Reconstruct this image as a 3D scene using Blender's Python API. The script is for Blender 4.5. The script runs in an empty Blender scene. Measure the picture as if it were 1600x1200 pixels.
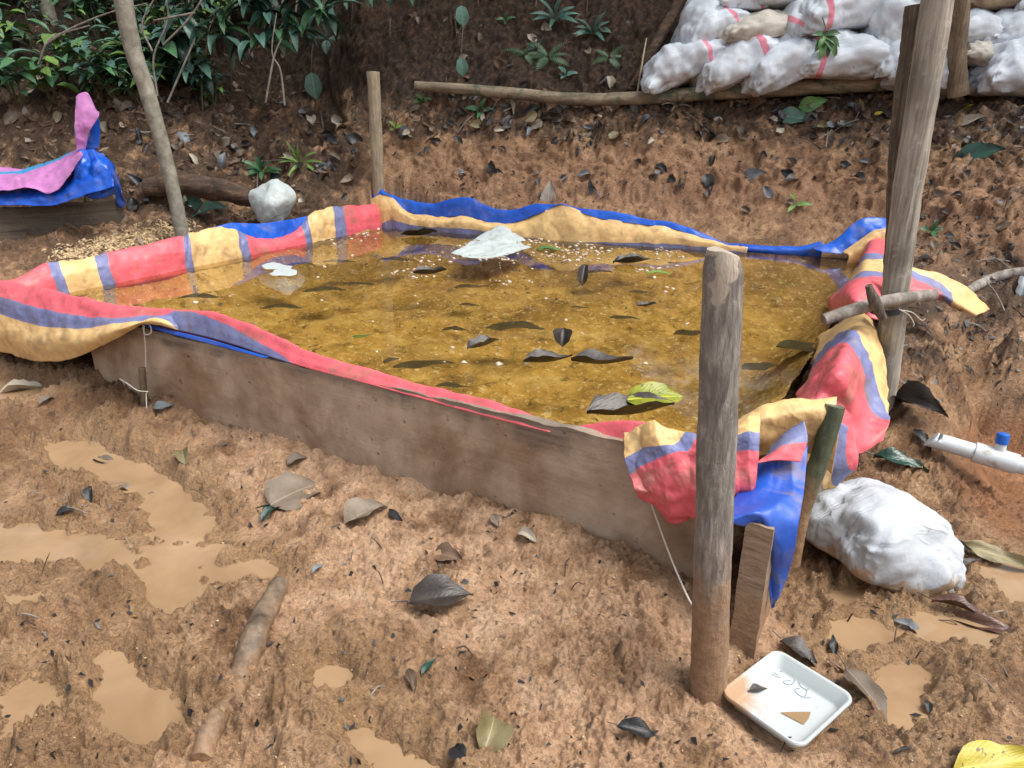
import bpy, bmesh, math, random
import numpy as np
from mathutils import Vector, Matrix
from mathutils.bvhtree import BVHTree

random.seed(7)
R = math.radians
scene = bpy.context.scene
COL = scene.collection

# ------------------------------------------------------------------ camera
CAM_H, PITCH, FPX = 1.40, R(21.0), 1150.0
cam_data = bpy.data.cameras.new('camera')
cam_data.sensor_width = 36.0
cam_data.lens = FPX / 1600.0 * 36.0
cam_data.clip_start, cam_data.clip_end = 0.05, 500.0
cam = bpy.data.objects.new('camera', cam_data)
COL.objects.link(cam)
cam.location = (0, 0, CAM_H)
cam.rotation_euler = (math.pi / 2 - PITCH, 0, 0)
scene.camera = cam

# ------------------------------------------------------------------ world, sun, exposure
SUN_EL, SUN_AZ = R(62), R(110)          # azimuth measured clockwise from +Y
world = bpy.data.worlds.new('World')
scene.world = world
world.use_nodes = True
wn = world.node_tree.nodes
bg = wn['Background']
sky = wn.new('ShaderNodeTexSky')
sky.sky_type = 'NISHITA'
sky.sun_disc = False
sky.sun_elevation = SUN_EL
sky.sun_rotation = SUN_AZ
sky.air_density, sky.dust_density, sky.ozone_density = 1.0, 4.0, 1.0
hs = wn.new('ShaderNodeHueSaturation')
hs.inputs['Saturation'].default_value = 0.3      # high overcast: the blue is veiled
world.node_tree.links.new(sky.outputs[0], hs.inputs['Color'])
world.node_tree.links.new(hs.outputs[0], bg.inputs['Color'])
bg.inputs['Strength'].default_value = 0.12
sun_data = bpy.data.lights.new('sun', 'SUN')
sun_data.energy = 1.5
sun_data.angle = R(32)
sun_data.color = (1.0, 0.95, 0.87)
sun = bpy.data.objects.new('sun', sun_data)
COL.objects.link(sun)
sd = Vector((math.sin(SUN_AZ) * math.cos(SUN_EL), math.cos(SUN_AZ) * math.cos(SUN_EL), math.sin(SUN_EL)))
sun.rotation_euler = sd.to_track_quat('Z', 'Y').to_euler()
scene.view_settings.view_transform = 'Standard'
scene.view_settings.look = 'None'
scene.view_settings.gamma = 1.0
scene.view_settings.exposure = 1.05
scene.cycles.max_bounces = 6
scene.cycles.transparent_max_bounces = 12
scene.cycles.caustics_reflective = False
scene.cycles.caustics_refractive = False
scene.cycles.sample_clamp_indirect = 6.0

# ------------------------------------------------------------------ pixel -> place
CP, SP = math.cos(PITCH), math.sin(PITCH)
CAMP = Vector((0, 0, CAM_H))
def ray(px, py):
    a, b = (px - 800) / FPX, (600 - py) / FPX
    return Vector((a, CP + b * SP, -SP + b * CP))
def G(px, py, z):                       # the point at height z on that line of sight
    d = ray(px, py); return CAMP + d * ((z - CAM_H) / d.z)
def P(px, py, y):                       # the point at ground distance y on that line of sight
    d = ray(px, py); return CAMP + d * (y / d.y)
def proj(p):
    v = Vector(p) - CAMP
    f = v.y * CP - v.z * SP; u = v.y * SP + v.z * CP
    return 800 + FPX * v.x / f, 600 - FPX * u / f

# ------------------------------------------------------------------ noise
_rs = np.random.RandomState(11)
_perm = np.concatenate([_rs.permutation(256)] * 3)
_g = _rs.normal(size=(256, 3)); _g /= np.linalg.norm(_g, axis=1)[:, None]
def perlin(p):
    p = np.asarray(p, float)
    i = np.floor(p).astype(int); f = p - i; i &= 255
    w = f * f * f * (f * (f * 6 - 15) + 10)
    out = np.zeros(len(p))
    for dx in (0, 1):
        wx = w[:, 0] if dx else 1 - w[:, 0]
        for dy in (0, 1):
            wy = w[:, 1] if dy else 1 - w[:, 1]
            for dz in (0, 1):
                wz = w[:, 2] if dz else 1 - w[:, 2]
                h = _perm[_perm[_perm[(i[:, 0] + dx) & 255] + ((i[:, 1] + dy) & 255)] + ((i[:, 2] + dz) & 255)]
                gg = _g[h]
                out += wx * wy * wz * (gg[:, 0] * (f[:, 0] - dx) + gg[:, 1] * (f[:, 1] - dy) + gg[:, 2] * (f[:, 2] - dz))
    return out * 1.5
def fbm(p, freq, octv=4, gain=0.5, seed=0.0, ridged=False):
    p = np.asarray(p, float); s = np.zeros(len(p)); a = 1.0; t = 0
    for k in range(octv):
        n = perlin(p * freq + seed * 7.31 + k * 13.7)
        if ridged: n = 0.6 - np.abs(n) * 1.6
        s += a * n; t += a; a *= gain; freq *= 2.03
    return s / t
def sstep(a, b, x):
    t = np.clip((x - a) / (b - a), 0, 1); return t * t * (3 - 2 * t)

# ------------------------------------------------------------------ objects
def prop(o, label=None, cat=None, group=None, kind=None):
    if label: o['label'] = label
    if cat: o['category'] = cat
    if group: o['group'] = group
    if kind: o['kind'] = kind
    return o
def thing(name, label, cat, loc=(0, 0, 0), group=None):
    o = bpy.data.objects.new(name, None); COL.objects.link(o); o.location = loc
    o.empty_display_size = 0.05
    return prop(o, label, cat, group)
def link(name, me, mat=None, parent=None, loc=None):
    o = bpy.data.objects.new(name, me); COL.objects.link(o)
    if mat is not None and len(me.materials) == 0: me.materials.append(mat)
    if loc is not None: o.location = loc
    if parent is not None:
        o.parent = parent
        if loc is None:                  # geometry was made in world space
            o.matrix_parent_inverse = Matrix.Translation(parent.location).inverted()
    return o
def mesh_np(name, v, f, smooth=True):
    me = bpy.data.meshes.new(name)
    v = np.asarray(v, np.float32); f = np.asarray(f, np.int32)
    n = f.shape[1]
    me.vertices.add(len(v)); me.vertices.foreach_set('co', v.ravel())
    me.loops.add(f.size); me.loops.foreach_set('vertex_index', f.ravel())
    me.polygons.add(len(f))
    me.polygons.foreach_set('loop_start', np.arange(0, f.size, n, dtype=np.int32))
    me.polygons.foreach_set('loop_total', np.full(len(f), n, np.int32))
    me.update(calc_edges=True)
    if smooth: me.polygons.foreach_set('use_smooth', np.ones(len(f), bool))
    return me
def grid_faces(nr, nc, wrap=False):
    r = np.arange(nr - 1)[:, None]; c = np.arange(nc if wrap else nc - 1)[None, :]
    a = r * nc + c; b = r * nc + (c + 1) % nc
    return np.stack([a, b, b + nc, a + nc], -1).reshape(-1, 4)
def set_attr(me, name, arr, kind='FLOAT'):
    at = me.attributes.new(name, kind, 'POINT')
    if kind == 'FLOAT': at.data.foreach_set('value', np.asarray(arr, np.float32))
    else: at.data.foreach_set('color', np.asarray(arr, np.float32).ravel())
def catmull(pts, n):                    # pts (k,d) -> (n,d), evenly in parameter
    pts = np.asarray(pts, float); k = len(pts)
    if k == 2:
        t = np.linspace(0, 1, n)[:, None]; return pts[0] * (1 - t) + pts[1] * t
    e = np.vstack([2 * pts[0] - pts[1], pts, 2 * pts[-1] - pts[-2]])
    t = np.linspace(0, k - 1, n); i = np.minimum(t.astype(int), k - 2); u = (t - i)[:, None]
    a, b, c, d = e[i], e[i + 1], e[i + 2], e[i + 3]
    return 0.5 * (2 * b + (c - a) * u + (2 * a - 5 * b + 4 * c - d) * u ** 2 + (3 * b - a - 3 * c + d) * u ** 3)

# ------------------------------------------------------------------ materials
class NT:
    def __init__(s, name):
        s.m = bpy.data.materials.new(name); s.m.use_nodes = True
        s.t = s.m.node_tree; s.b = s.t.nodes['Principled BSDF']; s.out = s.t.nodes['Material Output']
    def n(s, typ, **kw):
        nd = s.t.nodes.new('ShaderNode' + typ)
        for k, v in kw.items(): setattr(nd, k, v)
        return nd
    def l(s, a, b): s.t.links.new(a, b)
    def coord(s, kind='Object', scale=None):
        c = s.n('TexCoord').outputs[kind]
        if scale is None: return c
        mp = s.n('Mapping'); s.l(c, mp.inputs['Vector']); mp.inputs['Scale'].default_value = scale
        return mp.outputs[0]
    def pos(s): return s.n('NewGeometry').outputs['Position']
    def noise(s, vec, scale, detail=4, rough=0.55, dist=0.0, ntype='FBM'):
        x = s.n('TexNoise', noise_type=ntype); s.l(vec, x.inputs['Vector']); x.inputs['Scale'].default_value = scale
        x.inputs['Detail'].default_value = detail; x.inputs['Roughness'].default_value = rough
        x.inputs['Distortion'].default_value = dist
        return x.outputs['Fac']
    def voro(s, vec, scale, feature='F1', out='Distance'):
        x = s.n('TexVoronoi', feature=feature); s.l(vec, x.inputs['Vector']); x.inputs['Scale'].default_value = scale
        return x.outputs[out]
    def wave(s, vec, scale, dist=2.0):
        x = s.n('TexWave'); s.l(vec, x.inputs['Vector']); x.inputs['Scale'].default_value = scale
        x.inputs['Distortion'].default_value = dist; x.inputs['Detail'].default_value = 3
        return x.outputs['Fac']
    def ramp(s, fac, stops, interp='LINEAR'):
        r = s.n('ValToRGB'); s.l(fac, r.inputs[0]); cr = r.color_ramp; cr.interpolation = interp
        while len(cr.elements) > 1: cr.elements.remove(cr.elements[-1])
        cr.elements[0].position = stops[0][0]
        c0 = stops[0][1]; cr.elements[0].color = (*c0, 1) if len(c0) == 3 else c0
        for p_, c_ in stops[1:]:
            e = cr.elements.new(p_); e.color = (*c_, 1) if len(c_) == 3 else c_
        return r.outputs[0]
    def fr(s, fac, a, b):                # map range 0..1, smooth
        m = s.n('MapRange', interpolation_type='SMOOTHSTEP'); s.l(fac, m.inputs[0])
        m.inputs[1].default_value = a; m.inputs[2].default_value = b
        return m.outputs[0]
    def mix(s, fac, a, b, mode='MIX'):
        m = s.n('Mix', data_type='RGBA', blend_type=mode)
        for i_, v in ((0, fac), (6, a), (7, b)):
            sock = m.inputs[i_]
            if hasattr(v, 'type') and hasattr(v, 'links'): s.l(v, sock)
            elif isinstance(v, (int, float)): sock.default_value = v if i_ == 0 else (v, v, v, 1)
            else: sock.default_value = (*v, 1)
        return m.outputs[2]
    def math(s, op, a, b=0.0):
        m = s.n('Math', operation=op)
        for i, v in enumerate((a, b)):
            if isinstance(v, (int, float)): m.inputs[i].default_value = v
            else: s.l(v, m.inputs[i])
        return m.outputs[0]
    def attr(s, name, out='Fac'): return s.n('Attribute', attribute_name=name).outputs[out]
    def bump(s, h, dist=0.01, strength=1.0, prev=None):
        b = s.n('Bump'); s.l(h, b.inputs['Height']); b.inputs['Distance'].default_value = dist
        b.inputs['Strength'].default_value = strength
        if prev is not None: s.l(prev, b.inputs['Normal'])
        return b.outputs[0]
    def base(s, v):
        if hasattr(v, 'links'): s.l(v, s.b.inputs['Base Color'])
        else: s.b.inputs['Base Color'].default_value = (*v, 1)
    def rough(s, v):
        if hasattr(v, 'links'): s.l(v, s.b.inputs['Roughness'])
        else: s.b.inputs['Roughness'].default_value = v
    def normal(s, v): s.l(v, s.b.inputs['Normal'])
    def sep(s, c):
        x = s.n('SeparateXYZ'); s.l(c, x.inputs[0]); return x.outputs

def lin(r, g, b):
    f = lambda c: ((c / 255 + 0.055) / 1.055) ** 2.4 if c > 10 else c / 255 / 12.92
    return (f(r), f(g), f(b))

# mud and bank soil: colour and wetness come with the sheet, the material adds grain
def mat_soil():
    m = NT('soil'); p = m.pos()
    at = m.n('Attribute', attribute_name='soil')
    n3 = m.noise(p, 62, 5, .74)
    c = m.mix(1.0, at.outputs['Color'], m.ramp(n3, [(.30, (.52,) * 3), (.47, (.96,) * 3), (.70, (1.3, 1.29, 1.27))]), 'MULTIPLY')
    m.base(c); m.rough(at.outputs['Alpha'])
    m.b.inputs['Specular IOR Level'].default_value = 0.45
    m.normal(m.bump(n3, .032, 1.0, m.bump(m.noise(p, 20, 3, .6), .05, .55)))
    return m.m
SOIL = mat_soil()

def mat_puddle():
    m = NT('muddy_water'); p = m.pos()
    c = m.ramp(m.noise(p, 4, 4, .6, .5), [(.3, (.25, .16, .088)), (.7, (.36, .24, .14))])
    m.base(c); m.rough(.04); m.b.inputs['IOR'].default_value = 1.33
    m.b.inputs['Specular IOR Level'].default_value = .5
    m.normal(m.bump(m.noise(p, 9, 3, .5), .004, .25))
    return m.m
PUDDLE = mat_puddle()

def mat_poolwater():
    m = NT('pool_water'); t = m.t
    tr = m.n('BsdfTransparent'); tr.inputs[0].default_value = (.97, .92, .76, 1)
    gl = m.n('BsdfGlossy'); gl.inputs['Roughness'].default_value = 0.015
    df = m.n('BsdfDiffuse'); df.inputs[0].default_value = (.30, .16, .02, 1)
    p = m.pos()
    bp = m.bump(m.noise(p, 4, 3, .5), .004, .07)
    m.l(bp, gl.inputs['Normal'])
    fr = m.n('Fresnel'); fr.inputs['IOR'].default_value = 1.45; m.l(bp, fr.inputs['Normal'])
    m0 = m.n('MixShader'); m0.inputs[0].default_value = .05; m.l(tr.outputs[0], m0.inputs[1]); m.l(df.outputs[0], m0.inputs[2])
    mx = m.n('MixShader'); m.l(fr.outputs[0], mx.inputs[0]); m.l(m0.outputs[0], mx.inputs[1]); m.l(gl.outputs[0], mx.inputs[2])
    m.l(mx.outputs[0], m.out.inputs[0])
    return m.m
POOLW = mat_poolwater()

def mat_bed():
    m = NT('sediment'); p = m.pos()
    n2 = m.noise(p, 5, 7, .66, .5); n3 = m.noise(p, 30, 5, .68, .4)
    c = m.ramp(n2, [(.30, (.18, .105, .026)), (.43, (.44, .265, .06)), (.56, (.60, .39, .11)), (.72, (.72, .53, .22))])
    c = m.mix(m.math('MULTIPLY', m.fr(m.noise(p, 1.1, 4, .6, .4), .44, .62), .62), c, (.20, .115, .03))
    c = m.mix(m.fr(n3, .54, .66), c, (.72, .58, .30))
    c = m.mix(m.fr(m.noise(p, 15, 5, .6, .9), .58, .70), c, (.13, .085, .03))
    m.base(c); m.rough(.8)
    m.normal(m.bump(n3, .03, .9))
    return m.m
BED = mat_bed()

def mat_wood(name, dark, mid, light, mud_z=None, mudn=.1, grain=(34, 34, 2.2), axis='Object', rough=.75, moss=0.0, bumpd=.006):
    m = NT(name); c0 = m.coord(axis, grain); p = m.pos()
    g = m.noise(c0, 1.0, 6, .65, .3); k = m.noise(p, 5, 4, .6)
    c = m.ramp(g, [(.3, dark), (.5, mid), (.72, light)])
    c = m.mix(m.math('MULTIPLY', m.fr(k, .45, .7), .6), c, dark)
    blot = m.fr(m.noise(p, 22, 5, .7), .55, .68)
    c = m.mix(m.math('MULTIPLY', blot, .5), c, light)
    if moss: c = m.mix(m.math('MULTIPLY', m.fr(m.noise(p, 7, 5, .6, .5), .5, .64), moss), c, (.06, .085, .055))
    b = m.bump(g, bumpd, .9)
    if mud_z is not None:
        zz = m.sep(p)[2]
        e = m.math('ADD', zz, m.math('MULTIPLY', m.math('SUBTRACT', m.noise(p, 9, 5, .65), .5), mudn * 4))
        mf = m.math('SUBTRACT', 1.0, m.fr(e, mud_z - mudn, mud_z + mudn))
        mudc = m.ramp(m.noise(p, 45, 5, .7), [(.3, (.20, .115, .06)), (.7, (.37, .23, .135))])
        c = m.mix(mf, c, mudc)
        b = m.bump(m.math('MULTIPLY', m.noise(p, 90, 4, .7), mf), .006, .8, b)
    m.base(c); m.rough(rough); m.normal(b)
    return m.m
# ================================================================== the place: pool outline
RIM = 0.47                               # height of the board tops
WATER_Z = 0.37
B_ = Vector((0.585, 1.80)); A_ = Vector((-2.80, 3.82)); C_ = Vector((2.54, 5.08)); D_ = Vector((-1.13, 6.55))
POOL = [A_, B_, C_, D_]
def poly_sd(x, y, poly):                 # signed distance, negative inside
    d = np.full(x.shape, 1e9); ins = np.zeros(x.shape, bool); n = len(poly)
    for i in range(n):
        ax, ay = poly[i][0], poly[i][1]; bx, by = poly[(i + 1) % n][0], poly[(i + 1) % n][1]
        ex, ey = bx - ax, by - ay; wx, wy = x - ax, y - ay
        t = np.clip((wx * ex + wy * ey) / (ex * ex + ey * ey), 0, 1)
        d = np.minimum(d, np.hypot(wx - ex * t, wy - ey * t))
        c = ((ay > y) != (by > y)) & (x < (bx - ax) * (y - ay) / (by - ay + 1e-12) + ax)
        ins ^= c
    return np.where(ins, -d, d)
def front_plane(px, py, off=0.0):        # line of sight meets the upright plane of the front board
    d = ray(px, py); e = (B_ - A_).normalized(); n = Vector((-e.y, e.x)) * -1
    if n.y > 0: n = -n
    q = A_ + n * off
    t = (Vector((q.x, q.y)) .dot(n)) / (d.x * n.x + d.y * n.y)
    return CAMP + d * t
def wall_plane(a, b, px, py, off=0.0):
    d = ray(px, py); e = (b - a).normalized(); n = Vector((e.y, -e.x))
    cen = (A_ + B_ + C_ + D_) / 4
    if (cen - a).dot(n) > 0: n = -n
    t = ((a + n * off).dot(n)) / (d.x * n.x + d.y * n.y)
    return CAMP + d * t

# ------------------------------------------------------------------ base relief from observed points
CT = []
def cz(*a):
    for px, py, z in a: CT.append(G(px, py, z))
def cy(*a):
    for px, py, y in a: CT.append(P(px, py, y))
cz((0, 1195, 0), (400, 1195, 0), (800, 1195, .0), (1100, 1195, 0), (1590, 1195, .01), (-300, 1195, 0), (1900, 1195, 0),
   (0, 900, .0), (250, 900, -.01), (450, 900, .02), (800, 900, .06), (900, 1020, .035), (1000, 950, .075), (1080, 1085, .01),
   (-300, 900, 0), (0, 690, .0), (100, 700, 0), (300, 720, .03), (500, 780, .05), (700, 830, .07), (-300, 690, .05), (400, 1050, .0), (650, 1060, .02),
   (0, 600, .05), (-300, 560, .08), (1200, 930, .0), (1300, 900, .01), (1350, 1000, -.0), (1450, 950, 0), (1590, 900, 0), (1590, 1050, 0),
   (1900, 1000, .03), (1430, 745, .07), (1440, 690, .11), (1480, 625, .24), (1420, 620, .2), (1500, 555, .3), (1590, 572, .27), (1480, 670, .09), (1700, 560, .3),
   (1565, 645, -.10), (1600, 720, -.14), (1545, 765, -.10), (1590, 825, -.03), (1700, 730, -.13), (1850, 750, -.10), (1524, 690, -.10), (1520, 730, -.10), (1525, 640, -.08), (1545, 600, -.06), (1480, 800, .02), (1487, 650, .12), (1500, 590, .25), (1700, 860, 0),
   (1590, 480, .48), (1450, 480, .40), (1590, 400, .66), (1480, 400, .60), (1420, 430, .45), (1800, 400, .8), (1800, 500, .5), (1340, 700, .05), (1300, 800, .02),
   (0, 425, .40), (150, 388, .43), (230, 372, .45), (330, 348, .46), (0, 385, .42), (-250, 420, .35), (-300, 470, .2), (430, 330, .47), (520, 312, .5))
for px, py in ((120, 575), (250, 625), (400, 680), (600, 742), (750, 792), (880, 838), (1070, 915)):
    CT.append(front_plane(px, py, .04))
cy((1500, 175, 6.0), (1590, 170, 5.7), (1300, 165, 6.45), (1100, 165, 6.75), (900, 160, 6.95), (700, 150, 7.05), (1750, 170, 5.3),
   (1300, 270, 5.95), (1100, 270, 6.25), (900, 280, 6.45), (700, 280, 6.6), (1500, 280, 5.15), (1590, 280, 4.9), (1750, 280, 4.5), (1420, 300, 5.45),
   (1300, 330, 5.62), (1000, 322, 6.02), (800, 312, 6.3), (650, 312, 6.5), (1150, 350, 5.75), (1390, 360, 5.25),
   (1200, 215, 6.3), (1000, 215, 6.55), (800, 210, 6.8), (1400, 220, 5.85), (600, 240, 6.85),
   (900, 130, 7.2), (900, 60, 7.42), (900, 0, 7.62), (700, 110, 7.3), (700, 50, 7.5), (700, 0, 7.62), (1030, 120, 7.0), (1030, 50, 7.3), (1030, 0, 7.6),
   (1200, 120, 6.95), (1400, 110, 6.7), (1580, 120, 6.4), (1200, 60, 7.4), (1400, 50, 7.2), (1580, 50, 7.0), (1200, 0, 7.8), (1400, 0, 7.6), (1580, 0, 7.4), (1800, 50, 6.6),
   (550, 160, 7.2), (550, 90, 7.5), (550, 0, 7.7),
   (450, 200, 6.95), (450, 160, 7.4), (450, 120, 7.95), (450, 60, 8.2), (380, 120, 7.9), (380, 60, 8.2), (520, 120, 7.6), (520, 60, 7.8), (450, 275, 6.6), (330, 290, 6.35), (330, 200, 6.95), (330, 130, 7.4), (330, 40, 7.8),
   (250, 280, 6.2), (200, 240, 6.5), (200, 180, 6.8), (200, 130, 7.2), (200, 60, 8.0), (200, 0, 9.0), (100, 230, 6.6), (100, 170, 6.9), (100, 120, 7.4), (100, 50, 8.4), (100, 0, 9.6),
   (0, 230, 6.5), (0, 170, 6.8), (0, 120, 7.3), (0, 40, 8.6), (0, 0, 9.4), (-200, 200, 6.5), (-200, 100, 7.2), (-200, 0, 9.0), (-50, 300, 6.1), (100, 300, 6.1))
for x, y, z in ((-6, 11, 3.6), (-3, 11.5, 3.7), (0, 9.2, 3.5), (3, 9.0, 3.5), (6, 8, 3.4), (-7, 6, 1.4), (-6, 3, .3), (-4, 1, 0), (-4, -3, 0), (4, -3, 0), (0, -4, 0), (0, 0, 0),
                (4, 1, .1), (5, 3, .6), (6, 5, 2), (-1.5, 8.7, 3.2), (1.5, 8.6, 3.1), (4, 7.6, 2.9), (-3, 10, 3.0)):
    CT.append(Vector((x, y, z)))
CTa = np.array([tuple(v) for v in CT])
_q = CTa[:, :2]
_K = np.hypot(_q[:, None, 0] - _q[None, :, 0], _q[:, None, 1] - _q[None, :, 1]) + np.eye(len(_q)) * -0.02
_Q = np.c_[np.ones(len(_q)), _q]
_M = np.block([[_K, _Q], [_Q.T, np.zeros((3, 3))]])
_w = np.linalg.solve(_M, np.r_[CTa[:, 2], 0, 0, 0])
def base_h(x, y):
    out = np.empty(x.size); xf, yf = x.ravel(), y.ravel()
    for s in range(0, xf.size, 20000):
        a, b = xf[s:s + 20000], yf[s:s + 20000]
        k = np.hypot(a[:, None] - _q[None, :, 0], b[:, None] - _q[None, :, 1])
        out[s:s + 20000] = k @ _w[:-3] + _w[-3] + _w[-2] * a + _w[-1] * b
    r = np.hypot(xf, yf)
    out = np.where(yf < 0.3, out * sstep(-1.5, .3, yf), out)
    return np.clip(out, -.2, 3.9).reshape(x.shape)

# ------------------------------------------------------------------ puddles (outline in the photograph, level)
PUD = [([(70, 698), (150, 684), (205, 716), (262, 740), (310, 775), (338, 826), (300, 842), (248, 838), (215, 780), (150, 748), (95, 735)], .0),
       ([(228, 858), (300, 854), (345, 860), (335, 876), (270, 888), (228, 876)], .0),
       ([(-60, 822), (60, 826), (150, 838), (205, 862), (200, 884), (120, 878), (40, 868), (-60, 872)], .0),
       ([(214, 892), (250, 878), (300, 890), (300, 930), (262, 958), (228, 945)], .0),
       ([(326, 892), (370, 876), (428, 884), (425, 902), (370, 912)], .0),
       ([(146, 1036), (176, 1016), (215, 1032), (236, 1070), (290, 1090), (296, 1140), (225, 1162), (160, 1140), (146, 1090)], -.018),
       ([(0, 1090), (40, 1064), (96, 1080), (100, 1120), (60, 1150), (10, 1142)], -.012),
       ([(530, 1140), (570, 1128), (630, 1158), (700, 1192), (690, 1230), (600, 1215), (540, 1175)], -.02),
       ([(484, 1044), (520, 1032), (558, 1048), (548, 1076), (500, 1096), (482, 1080)], -.012),
       ([(-40, 596), (40, 594), (95, 606), (92, 628), (30, 634), (-40, 628)], .03),
       ([(1294, 978), (1330, 962), (1384, 974), (1400, 1004), (1350, 1018), (1300, 1002)], -.012),
       ([(1396, 976), (1440, 960), (1520, 968), (1560, 990), (1535, 1006), (1450, 1004), (1405, 994)], -.012),
       ([(1372, 1052), (1420, 1036), (1454, 1052), (1450, 1100), (1418, 1140), (1388, 1120)], -.014),
       ([(1540, 892), (1580, 876), (1640, 890), (1640, 935), (1580, 942)], -.012),
       ([(1300, 930), (1335, 922), (1350, 936), (1320, 948)], -.004),
       ([(20, 936), (62, 930), (70, 948), (30, 956)], -.01)]
PUDW = [([tuple(G(a, b, z).xy) for a, b in pl], z) for pl, z in PUD]

# ------------------------------------------------------------------ the ground sheet
th = np.r_[np.linspace(-178, -62, 40), np.linspace(-61, -41, 50), np.linspace(-40.8, 40.8, 620), np.linspace(41, 61, 50), np.linspace(62, 178, 40)]
th = np.radians(th)
rs = np.linspace(0.9, 12.5, 4000)
hp = base_h(np.zeros_like(rs) - .2 * rs / 7, rs)
ds = np.hypot(np.diff(rs), np.clip(np.diff(hp), -1, 1)) / rs[1:] * np.where(rs[1:] < 2.9, 1.5, np.where(rs[1:] < 5.2, .6, 1.3))
cum = np.r_[0, np.cumsum(ds)]
rad = np.interp(np.linspace(0, cum[-1], 960), cum, rs)
rad = np.r_[0.02, .3, .6, rad, 16, 24, 45, 90]
TT, RR = np.meshgrid(th, rad)
X, Y = RR * np.sin(TT), RR * np.cos(TT)
Z = base_h(X, Y)
NR, NC = X.shape
far = (RR > 14); Z = np.where(far & (Y > 0), np.maximum(Z, 3.5), Z)
x, y, z = X.ravel(), Y.ravel(), Z.ravel()
flat3 = np.c_[x, y, np.zeros_like(x)]
pool_d = poly_sd(x, y, [tuple(v) for v in POOL])
front = sstep(4.6, 3.6, y) * sstep(.75, .3, z)        # trodden mud in front and right
bank = sstep(.42, .75, z)
# dry pinkish clay heaped along the board
e_ = (B_ - A_).normalized(); nrm = Vector((-e_.y, e_.x)); nrm = nrm if nrm.y < 0 else -nrm
dfront = (x - A_.x) * nrm.x + (y - A_.y) * nrm.y; sfront = (x - A_.x) * e_.x + (y - A_.y) * e_.y
nz = fbm(flat3, 1.6, 4, .5, 3)
heap = sstep(1.7, .5, dfront + nz * .6) * sstep(1.2, 2.2, sfront) * sstep(-.12, 0, dfront) * sstep(1.25, .75, x - y * .1)
def billow(p, freq, octv, gain, seed):
    w = p + .35 / freq * np.c_[perlin(p * freq * .7 + 3.1), perlin(p * freq * .7 + 9.7), perlin(p * freq * .7 + 17.3)]
    s_ = np.zeros(len(p)); a_ = 1.0; t_ = 0
    for k in range(octv):
        s_ += a_ * np.abs(perlin(w * freq + seed * 5.7 + k * 11.3)); t_ += a_; a_ *= gain; freq *= 2.1
    return s_ / t_ - .25
seen = (np.abs(np.arctan2(x, y)) < 1.07) & (y > .5) & (pool_d > -.3)
def on_seen(fn, *a_):
    o_ = np.zeros(len(x)); o_[seen] = fn(flat3[seen], *a_); return o_
n_big = on_seen(fbm, 4.2, 3, .5, 1); n_mid = on_seen(fbm, 12, 3, .55, 2); n_rid = on_seen(fbm, 17, 3, .55, 5, True); n_bil = on_seen(billow, 13, 3, .62, 4)
n_fine = on_seen(billow, 34, 2, .7, 14)
clod = np.clip(on_seen(fbm, 7, 3, .5, 9), -.12, 1)
left = sstep(.35, -.5, x) * front
rough_ = np.clip(.68 + 2.0 * on_seen(fbm, 2.3, 2, .5, 15), .10, 1.35) * (1 - .5 * heap)
disp = front * ((.016 + .045 * left) * n_big + (.02 + .014 * left) * n_mid + .105 * rough_ * n_bil + (.022 + .026 * rough_) * n_fine + .055 * clod * (1 - .6 * heap) * (.45 + left))
zz = z + disp
bnoise3 = np.c_[x, y, z]
nb1 = np.zeros(len(x)); nb2 = nb1.copy(); nb3 = nb1.copy(); nb4 = nb1.copy()
sb = seen & (front < .999)
nb1[sb] = fbm(bnoise3[sb], 2.6, 4, .55, 6); nb2[sb] = billow(bnoise3[sb], 5.5, 3, .6, 7); nb3[sb] = billow(bnoise3[sb], 17, 1, .65, 8)
nb4[sb] = fbm(bnoise3[sb] * np.array([3.0, 1, .6]), 3, 3, .5, 18)
dbank = (1 - front) * (.12 * nb1 * bank + .12 * nb2 + .055 * nb3 + .05 * nb4 * bank)
# humps of trodden-up mud between the footprints
for px_, py__, rd_, ht_ in ((130, 790, .17, .05), (60, 760, .15, .03), (170, 940, .16, .075), (110, 1060, .09, .07), (120, 1160, .12, .05), (330, 1010, .15, .05), (430, 1100, .16, .05), (360, 950, .12, .03), (40, 990, .13, .05), (470, 1170, .12, .05), (235, 1000, .08, .045), (300, 1120, .10, .04),
        (1010, 1010, .16, .05), (960, 930, .2, .03), (1450, 890, .10, .03), (1500, 1080, .14, .03), (600, 1000, .2, .02), (860, 880, .2, .03), (20, 700, .13, .04), (200, 650, .1, .03), (1330, 940, .1, .03)):
    q_ = G(px_, py__, 0); dd_ = np.hypot(x - q_.x, y - q_.y) + .06 * n_mid + .05 * n_big
    zz = zz + 1.35 * ht_ * np.exp(-(np.clip(dd_, 0, 9) / rd_) ** 2 * 1.6) * (.75 + 1.6 * n_bil)
zn = z + .06 * nb1
zz = zz + .055 * sstep(.66, .72, zn) * sstep(.95, .76, zn) * sstep(-1.3, -.8, x) * (y > 4.6)
slurry = np.zeros_like(x); best = np.full_like(x, 9.0); blv = np.zeros_like(x)
for poly, lv in PUDW:
    a = np.array(poly); m = (x > a[:, 0].min() - .35) & (x < a[:, 0].max() + .35) & (y > a[:, 1].min() - .35) & (y < a[:, 1].max() + .35)
    if not m.any(): continue
    sd_ = poly_sd(x[m], y[m], poly) + .05 * fbm(flat3[m], 8, 4, .6, 12) + .010
    up_ = sd_ < best[m]; t1, t2 = best[m], blv[m]; t1[up_] = sd_[up_]; t2[up_] = lv; best[m] = t1; blv[m] = t2
k = sstep(.055, -.04, best); rimk = sstep(.16, .05, best) * sstep(.0, .05, best)
pit = blv - .022 + .012 * n_mid + .03 * np.clip(n_bil - .04, 0, 1)
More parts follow.
